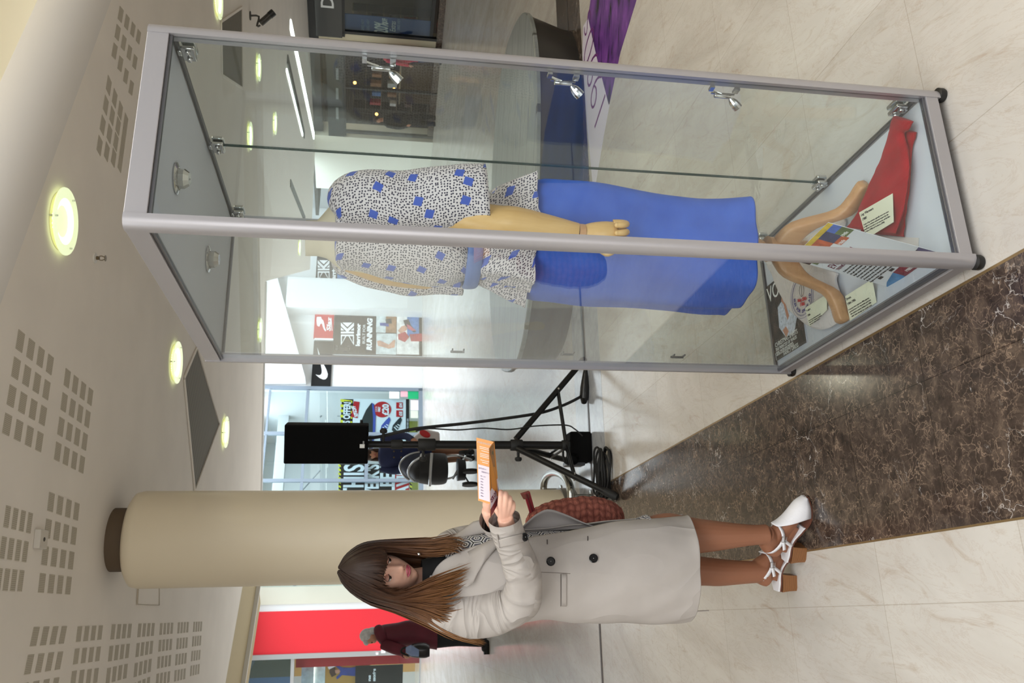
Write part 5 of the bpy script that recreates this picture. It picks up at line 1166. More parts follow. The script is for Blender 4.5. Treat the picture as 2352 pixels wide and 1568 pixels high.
# feet in the shoes' frames
class Foot:
    def __init__(s, heel, f): s.h = V(heel); s.f = V(f).normalized(); s.s = V((s.f.y, -s.f.x, 0))   # s: towards the camera
    def P(s, a, b, z): return s.h+s.f*a+s.s*b+Z*z
FR = Foot(fl(1846, 1287), fl(1862, 1136)-fl(1846, 1287)); FR.h += V((-.004, .012, 0))
FL = Foot(V((-.916, 2.905, 0)), V((.98, .12, 0)))
for f_ in (FR, FL):
    an = P3(1755, 1227, 2.82) if f_ is FR else P3(1755, 1313, 2.91)
    m.tube(cr([an, f_.P(.088, 0, .135), f_.P(.110, 0, .105), f_.P(.150, 0, .068), f_.P(.19, 0, .042), f_.P(.225, 0, .032), f_.P(.238, 0, .03)], 22), [.037]*5+[.036, .035, .034, .033, .031, .030, .029, .028, .026, .025, .023, .022, .020, .017, .014, .011, .008], 16)
    m.tube(cr([an, f_.P(.066, 0, .14), f_.P(.050, 0, .112), f_.P(.042, 0, .098)], 10), [.034, .033, .033, .033, .033, .033, .032, .031, .029, .02], 14)
    m.tube([f_.P(.045, 0, .092), f_.P(.09, 0, .076), f_.P(.14, 0, .050)], [.026, .027, .024], 12)
# arms under the sleeves
tb(m, [(1010, 1385, 2.80, .045), (1040, 1405, 2.76, .05), (1120, 1408, 2.72, .045), (1210, 1385, 2.68, .042), (1195, 1300, 2.645, .036), (1170, 1225, 2.61, .028), (1160, 1188, 2.585, .026)], 14, 40)
tb(m, [(1015, 1265, 2.94, .04), (1100, 1245, 2.98, .042), (1175, 1240, 2.95, .04), (1150, 1215, 2.83, .034), (1128, 1185, 2.70, .026), (1122, 1170, 2.67, .024)], 14, 36)
# near hand: palm, four curled fingers, thumb behind the leaflet
def hand(mb, wrist, knuck, tips, thumb, rp):
    p = cr([wrist, (V(wrist)+V(knuck[1])+V(knuck[2]))/3, (V(knuck[1])+V(knuck[2]))/2], 8)
    n_ = len(knuck)
    for i in range(n_):                                                # palm as four merged metacarpals
        a = V(wrist)+(V(knuck[i])-V(knuck[1]))*.35; mb.tube(cr([a, (a+V(knuck[i]))/2, V(knuck[i])], 8), [rp*1.15, rp*1.15, rp*1.12, rp*1.1, rp*1.08, rp*1.05, rp*1.02, rp], 12)
    for i in range(n_):
        pts = [V(knuck[i])]+[V(q) for q in tips[i]]; k_ = 14; rr = [rp*(1-.30*j/(k_-1)) for j in range(k_)]; rr[-1] *= .8
        mb.tube(cr(pts, k_), rr, 12); mb.ball(pts[-1], rp*.62, 10, 8)
    pts = [V(q) for q in thumb]; mb.tube(cr(pts, 12), [rp*1.25, rp*1.25, rp*1.2, rp*1.2, rp*1.15, rp*1.1, rp*1.1, rp*1.05, rp, rp*.95, rp*.9, rp*.7], 12)
kn = [P3(1149, 1158, 2.562), P3(1160, 1157, 2.560), P3(1170, 1160, 2.566), P3(1178, 1166, 2.575)]
tp = [[P3(1150, 1142, 2.556), P3(1150, 1130, 2.570), P3(1149, 1130, 2.592)], [P3(1161, 1141, 2.556), P3(1162, 1133, 2.572), P3(1158, 1134, 2.595)], [P3(1171, 1148, 2.562), P3(1170, 1142, 2.580), P3(1165, 1145, 2.602)], [P3(1178, 1157, 2.572), P3(1176, 1153, 2.59), P3(1170, 1156, 2.608)]]
hand(m, P3(1156, 1190, 2.585), kn, tp, [P3(1150, 1182, 2.588), P3(1141, 1168, 2.598), P3(1137, 1152, 2.608), P3(1137, 1138, 2.612)], .0100)
kn2 = [P3(1114, 1158, 2.655), P3(1120, 1156, 2.660), P3(1127, 1158, 2.664), P3(1133, 1162, 2.667)]
tp2 = [[P3(1116, 1146, 2.648), P3(1121, 1138, 2.646), P3(1127, 1134, 2.646)], [P3(1122, 1143, 2.652), P3(1127, 1136, 2.650), P3(1132, 1133, 2.650)], [P3(1128, 1146, 2.656), P3(1133, 1139, 2.654), P3(1138, 1137, 2.654)], [P3(1134, 1150, 2.660), P3(1138, 1144, 2.658), P3(1142, 1142, 2.658)]]
hand(m, P3(1121, 1178, 2.68), kn2, tp2, [P3(1122, 1172, 2.665), P3(1124, 1158, 2.64), P3(1126, 1148, 2.628), P3(1128, 1140, 2.624)], .0092)
body = fuse('body', m, M_SKINW, woman, .0034, 3)
face_bits(H, woman, M_LID, -.45)
# dress, dark top, coat
k = NT('hexagon_print'); uv = k.vm('MULTIPLY', k.coord('UV'), (21, 21, 21)); r_ = (1, 1.7320508, 1)
ha = k.vm('SUBTRACT', k.vm('MODULO', k.vm('ADD', uv, (100, 173.20508, 0)), r_), (.5, .8660254, 0)); hb = k.vm('SUBTRACT', k.vm('MODULO', k.vm('ADD', uv, (100.5, 174.0711, 0)), r_), (.5, .8660254, 0))
ha = k.vm('MULTIPLY', ha, (1, 1, 0)); hb = k.vm('MULTIPLY', hb, (1, 1, 0))
lt = k.math('LESS_THAN', k.vm('LENGTH', ha), k.vm('LENGTH', hb)); gg = k.vm('ABSOLUTE', k.mix(lt, hb, ha))
sp = k.new('ShaderNodeSeparateXYZ'); k.link(gg, sp.inputs[0]); hd = k.math('MAXIMUM', sp.outputs[0], k.vm('DOT_PRODUCT', gg, (.5, .8660254, 0)))
k.col(k.ramp(hd, [(0, (226, 224, 222)), (.07, (30, 30, 36)), (.14, (226, 224, 222)), (.22, (70, 72, 84)), (.31, (120, 120, 130)), (.38, (228, 226, 224)), (.455, (24, 24, 28))], 'CONSTANT')); k.set(.7); M_HEX = k.m
rows = [(1010, 1275, 1385, 2.86, 2.85, .06), (1022, 1252, 1400, 2.86, 2.85, .08), (1060, 1236, 1410, 2.86, 2.85, .10), (1120, 1227, 1408, 2.855, 2.85, .108), (1200, 1224, 1400, 2.855, 2.85, .10), (1260, 1221, 1400, 2.855, 2.855, .100), (1330, 1219, 1404, 2.86, 2.865, .105), (1420, 1206, 1404, 2.86, 2.87, .115), (1478, 1186, 1404, 2.845, 2.865, .13), (1484, 1185, 1404, 2.845, 2.865, .13)]
obj('dress', MB().loft([R2p(*r, n=56) for r in cr(rows, 34)], cap0=False, cap1=False), M_HEX, woman, solid=.002)
m = MB(); m.loft([R2p(*r, n=32) for r in [(968, 1288, 1352, 2.84, 2.85, .052), (985, 1282, 1360, 2.845, 2.85, .058), (1005, 1268, 1375, 2.85, 2.85, .066), (1026, 1256, 1395, 2.855, 2.85, .082)]], cap0=False, cap1=False); obj('black_scarf', m, mat('scarf_black', (14, 13, 14), .9), woman, solid=.002)
k = NT('trench_cotton'); k.col(k.ramp(k.noise(k.coord('UV'), 5, 4), [(.3, (166, 159, 154)), (.7, (178, 171, 166))])); k.set(.75, 0, .3); rg = lambda v: k.math('SUBTRACT', 1., k.math('ABSOLUTE', k.math('MULTIPLY_ADD', v, 2., -1.)))
k.bump(k.math('ADD', k.math('MULTIPLY', k.math('POWER', rg(k.noise(k.coord('UV', (5, 2.2, 1), (0, 0, .5)), 1, 2, .4, .8)), 5.), .40), k.noise(k.coord('Object', (1, 1, .6)), 6, 2, .4, .5)), .32, .03); M_COAT = k.m
k = NT('trench_sleeve'); k.col(k.ramp(k.noise(k.coord('UV'), 5, 4), [(.3, (166, 159, 154)), (.7, (178, 171, 166))])); k.set(.75, 0, .3)
rg = lambda v: k.math('SUBTRACT', 1., k.math('ABSOLUTE', k.math('MULTIPLY_ADD', v, 2., -1.)))
k.bump(k.math('ADD', k.math('MULTIPLY', k.math('POWER', rg(k.noise(k.coord('UV', (4, 13, 1), (0, 0, .25)), 1, 2, .4, 1.)), 4.), .8), k.noise(k.coord('Object'), 9, 2, .4, .5)), .45, .03); M_SLEEVE = k.m
M_LINE = mat('coat_lining', (150, 145, 144), .7)
rows = [(986, 1302, 1390, 2.85, 2.84, .062, 1.0, 2*pi-1.05), (1000, 1266, 1412, 2.845, 2.835, .092, .82, 2*pi-.8), (1030, 1244, 1428, 2.84, 2.83, .114, .66, 2*pi-.62), (1080, 1231, 1430, 2.84, 2.83, .13, .52, 2*pi-.48), (1150, 1223, 1424, 2.84, 2.835, .132, .44, 2*pi-.38), (1230, 1217, 1418, 2.84, 2.84, .130, .34, 2*pi-.3),
 (1290, 1212, 1420, 2.84, 2.845, .134, .24, 2*pi-.3), (1335, 1207, 1421, 2.84, 2.85, .14, .14, 2*pi-.3), (1400, 1200, 1423, 2.835, 2.855, .147, .06, 2*pi-.3), (1490, 1192, 1424, 2.83, 2.86, .156, .01, 2*pi-.3), (1550, 1188, 1421, 2.83, 2.865, .160, -.02, 2*pi-.3), (1572, 1186, 1416, 2.83, 2.865, .160, -.02, 2*pi-.3)]
rings = []
for i, r in enumerate(cr(rows, 80)):
    q = R2p(*r[:6], n=110, a0=r[6], a1=r[7]); t = i/79; c = sum(q, V())/len(q)
    rings.append([p+(p-c).normalized()*(.009*noise.noise(V((p.x*5, p.y*5, p.z*2.2)))+.006*noise.noise(V((p.x*14+p.z*6, p.y*14, p.z*5))) + .009*t*t*sin(j/110*2*pi*3+.5) + .006*noise.noise(V((j/110*7+t*4, t*7-j/110*5, 2.2)))) for j, p in enumerate(q)])
coat = obj('coat', MB().sheet(rings), M_COAT, woman, solid=.004)
from mathutils.bvhtree import BVHTree
def bvh_of(o):
    me = o.data; return BVHTree.FromPolygons([tuple(v.co) for v in me.vertices], [tuple(p.vertices) for p in me.polygons])
bc = bvh_of(coat)
def snap(b, x, y, off=.004, dflt=2.75):
    d = ray(x, y).normalized(); h = b.ray_cast(CAMP, d)
    return (h[0]-d*off, h[1]) if h[0] is not None else (at(x, y, dflt), -d)
def spatch(name, b, pts, mt, par, off=.005, n=6, solid=.003):
    """cloth patch lying on a surface: pts = 4 photo corners"""
    a, b_, c, d = [V((*p, 0)) for p in pts]; rows = []
    for j in range(n+1):
        row = []
        for i in range(n+1):
            u, v = i/n, j/n; q = (a*(1-u)+b_*u)*(1-v)+(d*(1-u)+c*u)*v; row.append(snap(b, q.x, q.y, off)[0])
        rows.append(row)
    return obj(name, MB().sheet(rows), mt, par, solid=solid)
def button(b, x, y, r, par, off=.004):
    p, nrm = snap(b, x, y, off); nrm = V(nrm); d = (CAMP-p).normalized()
    if nrm.dot(d) < 0: nrm = -nrm
    nrm = (nrm+d*.6).normalized()
    bt_ = obj('button', MB().lathe([(r*.6, -.004), (r, -.001), (r, .003), (r*.86, .0045), (r*.8, .003), (.0005, .003)], p, 24, nrm), mat('button_black', (14, 15, 20), .18), par)
    mm = MB()
    q = p+nrm*.0035; mm.ball(q, .0014, 6, 4); obj('thread', mm, mat('thread_grey', (170, 170, 170), .6), bt_)
button(bc, 1265, 1289, .0150, coat); button(bc, 1363, 1282, .0150, coat)
for x, y in ((1257, 1244), (1350, 1236)): obj('buttonhole', MB().tube([snap(bc, x, y-5, .004)[0], snap(bc, x, y+5, .004)[0]], .0016, 6), mat('stitch_dark', (70, 62, 60), .8), coat)
spatch('pocket_welt', bc, [(1290, 1318), (1301, 1318), (1301, 1392), (1290, 1392)], M_COAT, coat, .006)
obj('pocket_seam', MB().tube([snap(bc, 1288, 1318+i*7.4, .003)[0] for i in range(11)], .0014, 6), mat('seam_dark', (120, 112, 106), .8), coat)  # seam line in a darker tone than the coat
obj('seam', MB().tube([snap(bc, 1236+i*7.4, 1313+ (i*.4), .002)[0] for i in range(11)], .0011, 6), MATS['seam_dark'], coat)
obj('belt_end', MB().tube([P3(1540, 1405, 2.84), P3(1580, 1404, 2.84), P3(1628, 1402, 2.84)], .0022, 6), M_COAT, woman)
# far front flap swinging open, with its lining
ed = [(1195, 1216, 2.86), (1212, 1198, 2.87), (1236, 1179, 2.875), (1262, 1170, 2.875), (1300, 1182, 2.87), (1340, 1200, 2.86), (1374, 1212, 2.85)]
bs = [(1200, 1225, 2.875), (1225, 1222, 2.885), (1245, 1220, 2.89), (1270, 1218, 2.89), (1305, 1216, 2.885), (1340, 1214, 2.88), (1374, 1213, 2.86)]
E_, B__ = cr(ed, 24), cr(bs, 24)
rows = [[V(at(*[a*(1-t)+b*t for a, b in zip(e, q)]))+V((0, .02*sin(t*pi), 0)) for e, q in zip(E_, B__)] for t in [i/8 for i in range(9)]]
obj('coat_flap', MB().sheet(rows), M_LINE, coat, solid=.004)
# lapels and collar
def cloth(name, pts, mt, par, th=.005):
    P_ = [at(*p) for p in pts]; return obj(name, MB().prism(P_, V((.0, -th, .001))), mt, par, smooth=True, bevel=.0015)
def lapel(name, la, lb, n=10, par=None, bulge=.012):
    A2, B2 = cr(la, n), cr(lb, n)
    rows = [[at(*[p*(1-t)+q*t for p, q in zip(a, b)])+V((0, -bulge*sin(pi*t), 0)) for a, b in zip(A2, B2)] for t in [i/6 for i in range(7)]]
    return obj(name, MB().sheet(rows), M_COAT, par or coat, solid=.005)
lapel('lapel', [(1008, 1305, 2.775), (1040, 1285, 2.765), (1085, 1262, 2.765), (1130, 1238, 2.775), (1160, 1228, 2.79)], [(1022, 1338, 2.725), (1042, 1338, 2.70), (1080, 1346, 2.69), (1108, 1296, 2.715), (1162, 1232, 2.785)])
lapel('collar', [(984, 1322, 2.80), (994, 1320, 2.785), (1008, 1307, 2.775)], [(990, 1385, 2.765), (1012, 1382, 2.735), (1036, 1352, 2.715)], 8)
lapel('lapel', [(1004, 1262, 2.90), (1050, 1240, 2.885), (1100, 1226, 2.87), (1140, 1222, 2.86)], [(1010, 1252, 2.93), (1060, 1219, 2.91), (1098, 1194, 2.89), (1138, 1206, 2.87)], 8, bulge=.006)
# sleeves with creases
def csleeve(keys, seed, n=44, kk=70, elb=.5, amp=.012):
    p = cr([P4(*q) for q in keys], kk); pts = [V(q[:3]) for q in p]; m = MB(); rings = []; prev = None
    for i in range(kk):
        t = (pts[min(i+1, kk-1)]-pts[max(i-1, 0)]).normalized(); a = prev or V((0, 0, 1)); x = (a-t*a.dot(t)).normalized(); prev = x; y = t.cross(x); s = i/(kk-1)
        w = math.exp(-((s-elb)/.20)**2); ring = []
        for j in range(n):
            a_ = 2*pi*j/n; d = x*cos(a_)+y*sin(a_); q = pts[i]+d*p[i][3]
            cre = .006*(.4+w)*noise.noise(V((s*11+.9*sin(a_+seed), cos(a_)*1.2, sin(a_)*1.2+seed))) + .005*noise.noise(q*8)
            ring.append(q+d*cre)
        rings.append(ring)
    m.loft(rings, cap0=True, cap1=False); return m
slv = obj('sleeve', csleeve([(985, 1372, 2.80, .035), (1000, 1388, 2.79, .062), (1040, 1402, 2.765, .076), (1090, 1408, 2.74, .078), (1140, 1404, 2.715, .073), (1178, 1392, 2.695, .068), (1200, 1366, 2.675, .064), (1204, 1330, 2.655, .061), (1192, 1290, 2.637, .058), (1176, 1250, 2.615, .053), (1164, 1215, 2.60, .051), (1159, 1190, 2.588, .049)], 1., elb=.55), M_SLEEVE, woman)
bs_ = bvh_of(slv)
spatch('cuff_strap', bs_, [(1141, 1240), (1210, 1222), (1214, 1243), (1146, 1258)], M_COAT, slv, .006); button(bs_, 1205, 1233, .0135, slv, .010)
obj('strap_loop', MB().tube([snap(bs_, 1141+i*1.0, 1228+i*5, .008)[0] for i in range(7)], .003, 6), M_COAT, slv)
obj('sleeve', csleeve([(1005, 1268, 2.92, .03), (1030, 1255, 2.95, .055), (1100, 1240, 2.975, .06), (1165, 1238, 2.95, .058), (1172, 1228, 2.90, .055), (1152, 1212, 2.82, .051), (1132, 1190, 2.725, .047)], 4., elb=.5), M_SLEEVE, woman)
# shoes: sole, heel, vamp, straps
M_SHW = mat('shoe_white', (226, 224, 228), .42, bump=.12, bs=160); M_SOLE = mat('sole_brown', (104, 62, 48), .5); k = NT('stacked_heel'); wv = k.new('ShaderNodeTexWave'); wv.bands_direction = 'Z'; k.link(k.coord(), wv.inputs[0]); wv.inputs['Scale'].default_value = 75; wv.inputs['Distortion'].default_value = .4
k.col(k.ramp(wv.outputs['Fac'], [(.2, (104, 66, 38)), (.6, (150, 100, 58))])); k.set(.45); M_HEEL = k.m
def shoe(f, side):
    zs = lambda a: cr([(.0, .064), (.05, .066), (.085, .056), (.12, .032), (.16, .012), (.20, .008), (.25, .014)], 60)
    prof = zs(0)
    def zt(a):
        for p, q in zip(prof, prof[1:]):
            if p[0] <= a <= q[0]: return p[1]+(q[1]-p[1])*(a-p[0])/max(1e-6, q[0]-p[0])
        return prof[-1][1]
    def hw(a): return cr([(.018,), (.030,), (.030,), (.029,), (.034,), (.042,), (.041,), (.033,), (.014,)], 101)[int(max(0, min(1, a/.252))*100)][0]
    sole = thing_part = None
    rings = []
    for i in range(34):
        a = .001+.250*i/33; w = hw(a); z = zt(a); rings.append([f.P(a, -w, z-.007 if a > .1 else z-.005), f.P(a, w, z-.007 if a > .1 else z-.005), f.P(a, w, z+.002), f.P(a, -w, z+.002)])
    so = obj('shoe', MB().loft(rings), M_SOLE, woman, angle=60); so['label'] = 'white block-heeled shoe, %s foot' % side
    rings = []
    for i in range(20):
        a = .002+.14*i/19; w = hw(a)*.99+.001; z = zt(a); rings.append([f.P(a, -w, z+.002), f.P(a, w, z+.002), f.P(a, w*.98, z+.009), f.P(a, -w*.98, z+.009)])
    obj('insole', MB().loft(rings), M_SHW, so)
    pl = lambda a0, a1, w, z: [f.P(a0, -w*.8, z), f.P(a0, w*.8, z), f.P(a0+.012, w, z), f.P(a1, w, z), f.P(a1, -w, z), f.P(a0+.012, -w, z)]
    obj('heel', MB().loft([pl(.004, .060, .027, 0), pl(.003, .062, .028, .03), pl(.000, .066, .030, .058)]), M_HEEL, so, angle=30)
    # vamp: half shells from ball to toe, sides cut low towards the arch
    rings = []; N = 20
    for i in range(26):
        s = i/25; a = .134+.1175*s; w = hw(a)+.0015 if i < 25 else .004; z0 = zt(a)
        top = cr([(.136,), (.118,), (.102,), (.088,), (.076,), (.066,), (.055,), (.042,), (.020,)], 26)[i][0]
        low = max(0., 1-s*2.6)                                        # how far the sides are cut down near the tongue
        r = []
        for j in range(N+1):
            t = pi*j/N; th = t
            if low > 0: th = pi/2+(t-pi/2)*(1-.62*low)
            xx = -cos(th)*w*(1-.0*low); zz = z0+(top-z0)*max(0, sin(th))**.62 if True else 0
            fwd = .012*low**2*max(0, sin(th))**2
            r.append(f.P(a+fwd, xx, zz))
        rings.append(r)
    obj('vamp', MB().sheet(rings), M_SHW, so, solid=.003)
    an = f.P(.086, 0, .128)
    def ribbon(nm, pts, w):
        P_ = cr(pts, 24); rows = []
        for i, p in enumerate(P_):
            p = V(p); t = (V(P_[min(i+1, 23)])-V(P_[max(i-1, 0)])).normalized(); o = (p-an); o.z *= .3; o.normalize(); b = t.cross(o).normalized(); rows.append([p-b*w, p+b*w])
        return obj(nm, MB().sheet(rows), M_SHW, so, solid=.0025)
    ribbon('ankle_strap', [f.P(.146, .014, .116), f.P(.128, .036, .110), f.P(.100, .044, .108), f.P(.07, .043, .124), f.P(.046, .030, .142), f.P(.036, 0, .148), f.P(.046, -.030, .142), f.P(.07, -.043, .124), f.P(.100, -.044, .108), f.P(.128, -.036, .110), f.P(.146, -.014, .116)], .0065)
    ribbon('side_strap', [f.P(.100, .0445, .108), f.P(.086, .042, .088), f.P(.072, .036, .068)], .006); ribbon('side_strap', [f.P(.100, -.0445, .108), f.P(.086, -.042, .088), f.P(.072, -.036, .068)], .006)
    ribbon('strap_end', [f.P(.116, .044, .109), f.P(.098, .0465, .108), f.P(.078, .0465, .104), f.P(.062, .044, .100)], .006)
    c = f.P(.104, .0475, .108); m = MB(); pts = [c+f.f*x+Z*z+f.s*.002 for x, z in ((-.010, -.009), (.010, -.009), (.010, .009), (-.010, .009), (-.010, -.009))]; m.tube(pts, .0014, 6); m.tube([c+f.f*.009+f.s*.003, c-f.f*.009+f.s*.003], .0011, 6); obj('buckle', m, M_CHROME, so)
shoe(FR, 'front'); shoe(FL, 'rear')
# hair: a dark cap and several hundred tapering locks
k = NT('brown_hair'); uvn = k.coord('UV'); sp = k.new('ShaderNodeSeparateXYZ'); k.link(uvn, sp.inputs[0]); g_ = k.math('MULTIPLY_ADD', k.noise(k.coord('Object', (60, 60, 4)), 2, 3), .22, k.math('SUBTRACT', sp.outputs['Y'], .11))
k.col(k.ramp(g_, [(.0, (36, 24, 20)), (.12, (46, 31, 24)), (.24, (72, 46, 31)), (.36, (104, 70, 44)), (.46, (128, 90, 56))])); k.set(.5, 0, .22); M_HAIR = k.m
def locks(mb, guides, n, w, jit=.006, kk=18, taper=.25, end=(.86, 1.0)):
    """locks spread across a sheet of guide paths; guides in photo pixels with depth"""
    G = [cr([tuple(at(*p)) for p in g], kk) for g in guides]
    for i in range(n):
        s = (i+random.random())/n*(len(G)-1); j = min(int(s), len(G)-2); u = s-j
        cut = random.uniform(*end); jx = V((random.gauss(0, jit), random.gauss(0, jit), random.gauss(0, jit*.6))); ph = random.random()*6
        base_ = [V(a)*(1-u)+V(b)*u for a, b in zip(G[j], G[j+1])]; P_ = [V(p) for p in cr(base_, 48)][:max(6, int(48*cut))]; P_ = [V(p) for p in cr(P_, kk)]
        out = []
        for q, p in enumerate(P_):
            t = q/(kk-1); out.append(p+jx*(.25+.75*t)+V((sin(ph+t*5), cos(ph*1.3+t*4), 0))*.004*t)
        ww = w*random.uniform(.7, 1.3); rr = [ww*(.55+.45*min(1, q/4))*(1-(1-taper)*max(0, (q/(kk-1)-.55)/.45)**1.4) for q in range(kk)]; rr[-1] *= .35
        mb.tube(out, rr, 6, flat=.55)
hm = MB()
M3 = Matrix((H.R, H.F, H.U)).transposed()
cap = MB(); rings = []
for i in range(25):                                                    # scalp cap, open over the face
    t = pi*(.02+.66*i/24); rings.append([H.P(.082*sin(t)*cos(a), .100*sin(t)*sin(a)-.004 - (.035*max(0, sin(a))*max(0, (t-1.05))**.7 if t > 1.05 else 0)*3.2, .126*cos(t)+.006) for a in [2*pi*k_/48 for k_ in range(48)]])
L_ = [
 [(780, 1312, 2.84), (800, 1345, 2.88), (850, 1376, 2.91), (910, 1394, 2.92), (980, 1424, 2.92), (1040, 1454, 2.90), (1090, 1468, 2.88), (1120, 1478, 2.88)],
 [(777, 1314, 2.80), (795, 1347, 2.81), (845, 1381, 2.83), (905, 1397, 2.84), (975, 1424, 2.83), (1035, 1453, 2.80), (1085, 1467, 2.79), (1116, 1476, 2.79)],
 [(777, 1313, 2.77), (798, 1342, 2.76), (850, 1372, 2.765), (915, 1390, 2.76), (980, 1415, 2.745), (1030, 1444, 2.72), (1075, 1458, 2.715), (1100, 1462, 2.715)],
 [(779, 1312, 2.755), (805, 1337, 2.735), (855, 1362, 2.73), (915, 1377, 2.73), (970, 1384, 2.72), (1010, 1392, 2.70), (1045, 1390, 2.69), (1065, 1378, 2.685)],
 [(781, 1311, 2.745), (812, 1333, 2.715), (860, 1355, 2.705), (912, 1370, 2.71), (958, 1362, 2.71), (1000, 1350, 2.70), (1040, 1338, 2.69), (1072, 1322, 2.685)],
 [(784, 1310, 2.74), (818, 1330, 2.71), (865, 1351, 2.70), (908, 1366, 2.705), (952, 1350, 2.715), (990, 1330, 2.715), (1040, 1312, 2.70), (1086, 1298, 2.70)]]
locks(hm, L_, 420, .0062, .007, end=(.70, 1.0), taper=.12)
R_ = [
 [(779, 1303, 2.84), (796, 1276, 2.88), (836, 1250, 2.90), (895, 1245, 2.90), (955, 1243, 2.885), (1010, 1238, 2.865), (1060, 1222, 2.84)],
 [(778, 1303, 2.80), (798, 1276, 2.81), (834, 1253, 2.83), (885, 1248, 2.83), (940, 1248, 2.815), (1000, 1246, 2.79), (1045, 1240, 2.78), (1078, 1252, 2.775)],
 [(780, 1304, 2.775), (803, 1280, 2.77), (840, 1261, 2.775), (885, 1256, 2.785), (940, 1258, 2.785), (995, 1260, 2.775), (1035, 1258, 2.765), (1066, 1270, 2.76)],
 [(782, 1305, 2.76), (810, 1284, 2.745), (848, 1268, 2.755), (890, 1261, 2.775), (940, 1267, 2.785), (985, 1276, 2.785), (1020, 1272, 2.775), (1050, 1262, 2.765)]]
locks(hm, R_, 260, .0060, .006, end=(.72, 1.0), taper=.12)
B_ = [
 [(784, 1306, 2.755), (812, 1286, 2.735), (848, 1270, 2.745), (874, 1265, 2.76), (888, 1264, 2.765)],
 [(785, 1307, 2.745), (815, 1292, 2.715), (850, 1281, 2.71), (874, 1277, 2.715), (890, 1276, 2.725)],
 [(785, 1307, 2.74), (818, 1299, 2.705), (852, 1293, 2.69), (876, 1291, 2.69), (891, 1291, 2.70)],
 [(785, 1308, 2.74), (818, 1306, 2.70), (852, 1306, 2.685), (874, 1306, 2.682), (888, 1307, 2.69)],
 [(785, 1309, 2.74), (818, 1314, 2.70), (850, 1322, 2.685), (872, 1327, 2.685), (884, 1331, 2.69)],
 [(784, 1310, 2.74), (816, 1322, 2.705), (850, 1337, 2.695), (874, 1347, 2.70), (892, 1354, 2.705)]]
locks(hm, B_[:4], 150, .0062, .003, 14, .3, (.93, 1.0)); locks(hm, B_[3:], 26, .0052, .003, 14, .3, (.85, 1.0)); locks(hm, [B_[-1], L_[-1][:5]], 40, .007, .003, 14)
K_ = [[(790, 1300, 2.90), (850, 1268, 2.95), (920, 1262, 2.96), (1000, 1260, 2.95), (1040, 1262, 2.94)], [(785, 1310, 2.90), (850, 1310, 2.97), (920, 1315, 2.98), (1000, 1330, 2.97), (1050, 1340, 2.95)], [(790, 1330, 2.89), (850, 1372, 2.93), (920, 1385, 2.94), (1000, 1415, 2.93), (1060, 1440, 2.91)]]
locks(hm, K_, 120, .011)
hair = obj('hair', hm, M_HAIR, woman)
obj('hair_cap', cap.loft(rings, cap0=True, cap1=False), mat('hair_root', (38, 25, 20), .5), hair)
obj('earring', MB().ball(P3(962, 1272, 2.765), .006, 10, 8), M_CHROME, woman)
# crochet bag on her far shoulder
k = NT('crochet'); uv = k.coord('UV'); v1 = k.voro(k.coord('UV', (1, 1.25, 1)), 34, rnd=.25, dim='2D'); v2 = k.noise(k.coord('UV', (60, 180, 1)), 1, 3, .6, 1.5)
k.col(k.mix(k.ramp(v1, [(.15, (0, 0, 0)), (.6, (255, 255, 255))]), lin((176, 104, 88)), lin((122, 62, 52)))); k.set(.85); k.bump(k.math('ADD', k.math('MULTIPLY', v1, -1.), k.math('MULTIPLY', v2, .7)), .9, .012); M_CRO = k.m
bag = thing('bag', 'rust brown crochet shoulder bag hanging behind the coat flap', 'bag', at(1430, 1190, 3.06))
rows = [(1208, 1192, 1236, 3.06, 3.06, .02), (1222, 1172, 1240, 3.06, 3.06, .04), (1262, 1153, 1244, 3.06, 3.06, .055), (1310, 1144, 1246, 3.06, 3.06, .065), (1360, 1141, 1246, 3.06, 3.06, .07), (1400, 1150, 1242, 3.06, 3.06, .065), (1424, 1166, 1232, 3.06, 3.06, .045), (1433, 1184, 1214, 3.06, 3.06, .01)]
rings = []
for i, r in enumerate(cr(rows, 40)):
    q = R2p(*r, n=64); c = sum(q, V())/len(q); rings.append([p+(p-c).normalized()*.005*sin(p.z*150)*sin(j/64*2*pi*14+(1.6 if int(p.z*48) % 2 else 0)) for j, p in enumerate(q)])
obj('bag_body', MB().loft(rings), M_CRO, bag)
zf = [at(1217, 1180, 2.99), at(1229, 1172, 2.99), at(1217, 1128, 2.95), at(1203, 1134, 2.95)]
obj('zip_flap', MB().prism(zf, V((0, .006, 0))), mat('zip_red', (150, 46, 56), .6), bag, bevel=.002)
obj('zip_end', MB().prism([at(1218, 1143, 2.955), at(1203, 1147, 2.955), at(1195, 1133, 2.95), at(1215, 1127, 2.95)], V((0, .008, 0))), mat('zip_brown', (110, 56, 42), .6), bag, bevel=.002)
obj('zip', MB().tube([at(1223, 1174, 2.983), at(1209, 1133, 2.943)], .003, 6), mat('zip_dark', (96, 26, 34), .6), bag)
obj('strap', MB().tube(cr([at(1225, 1215, 3.06), at(1120, 1245, 3.07), at(1020, 1272, 3.02), at(1012, 1280, 2.94)], 16), .010, 8), M_CRO, bag)
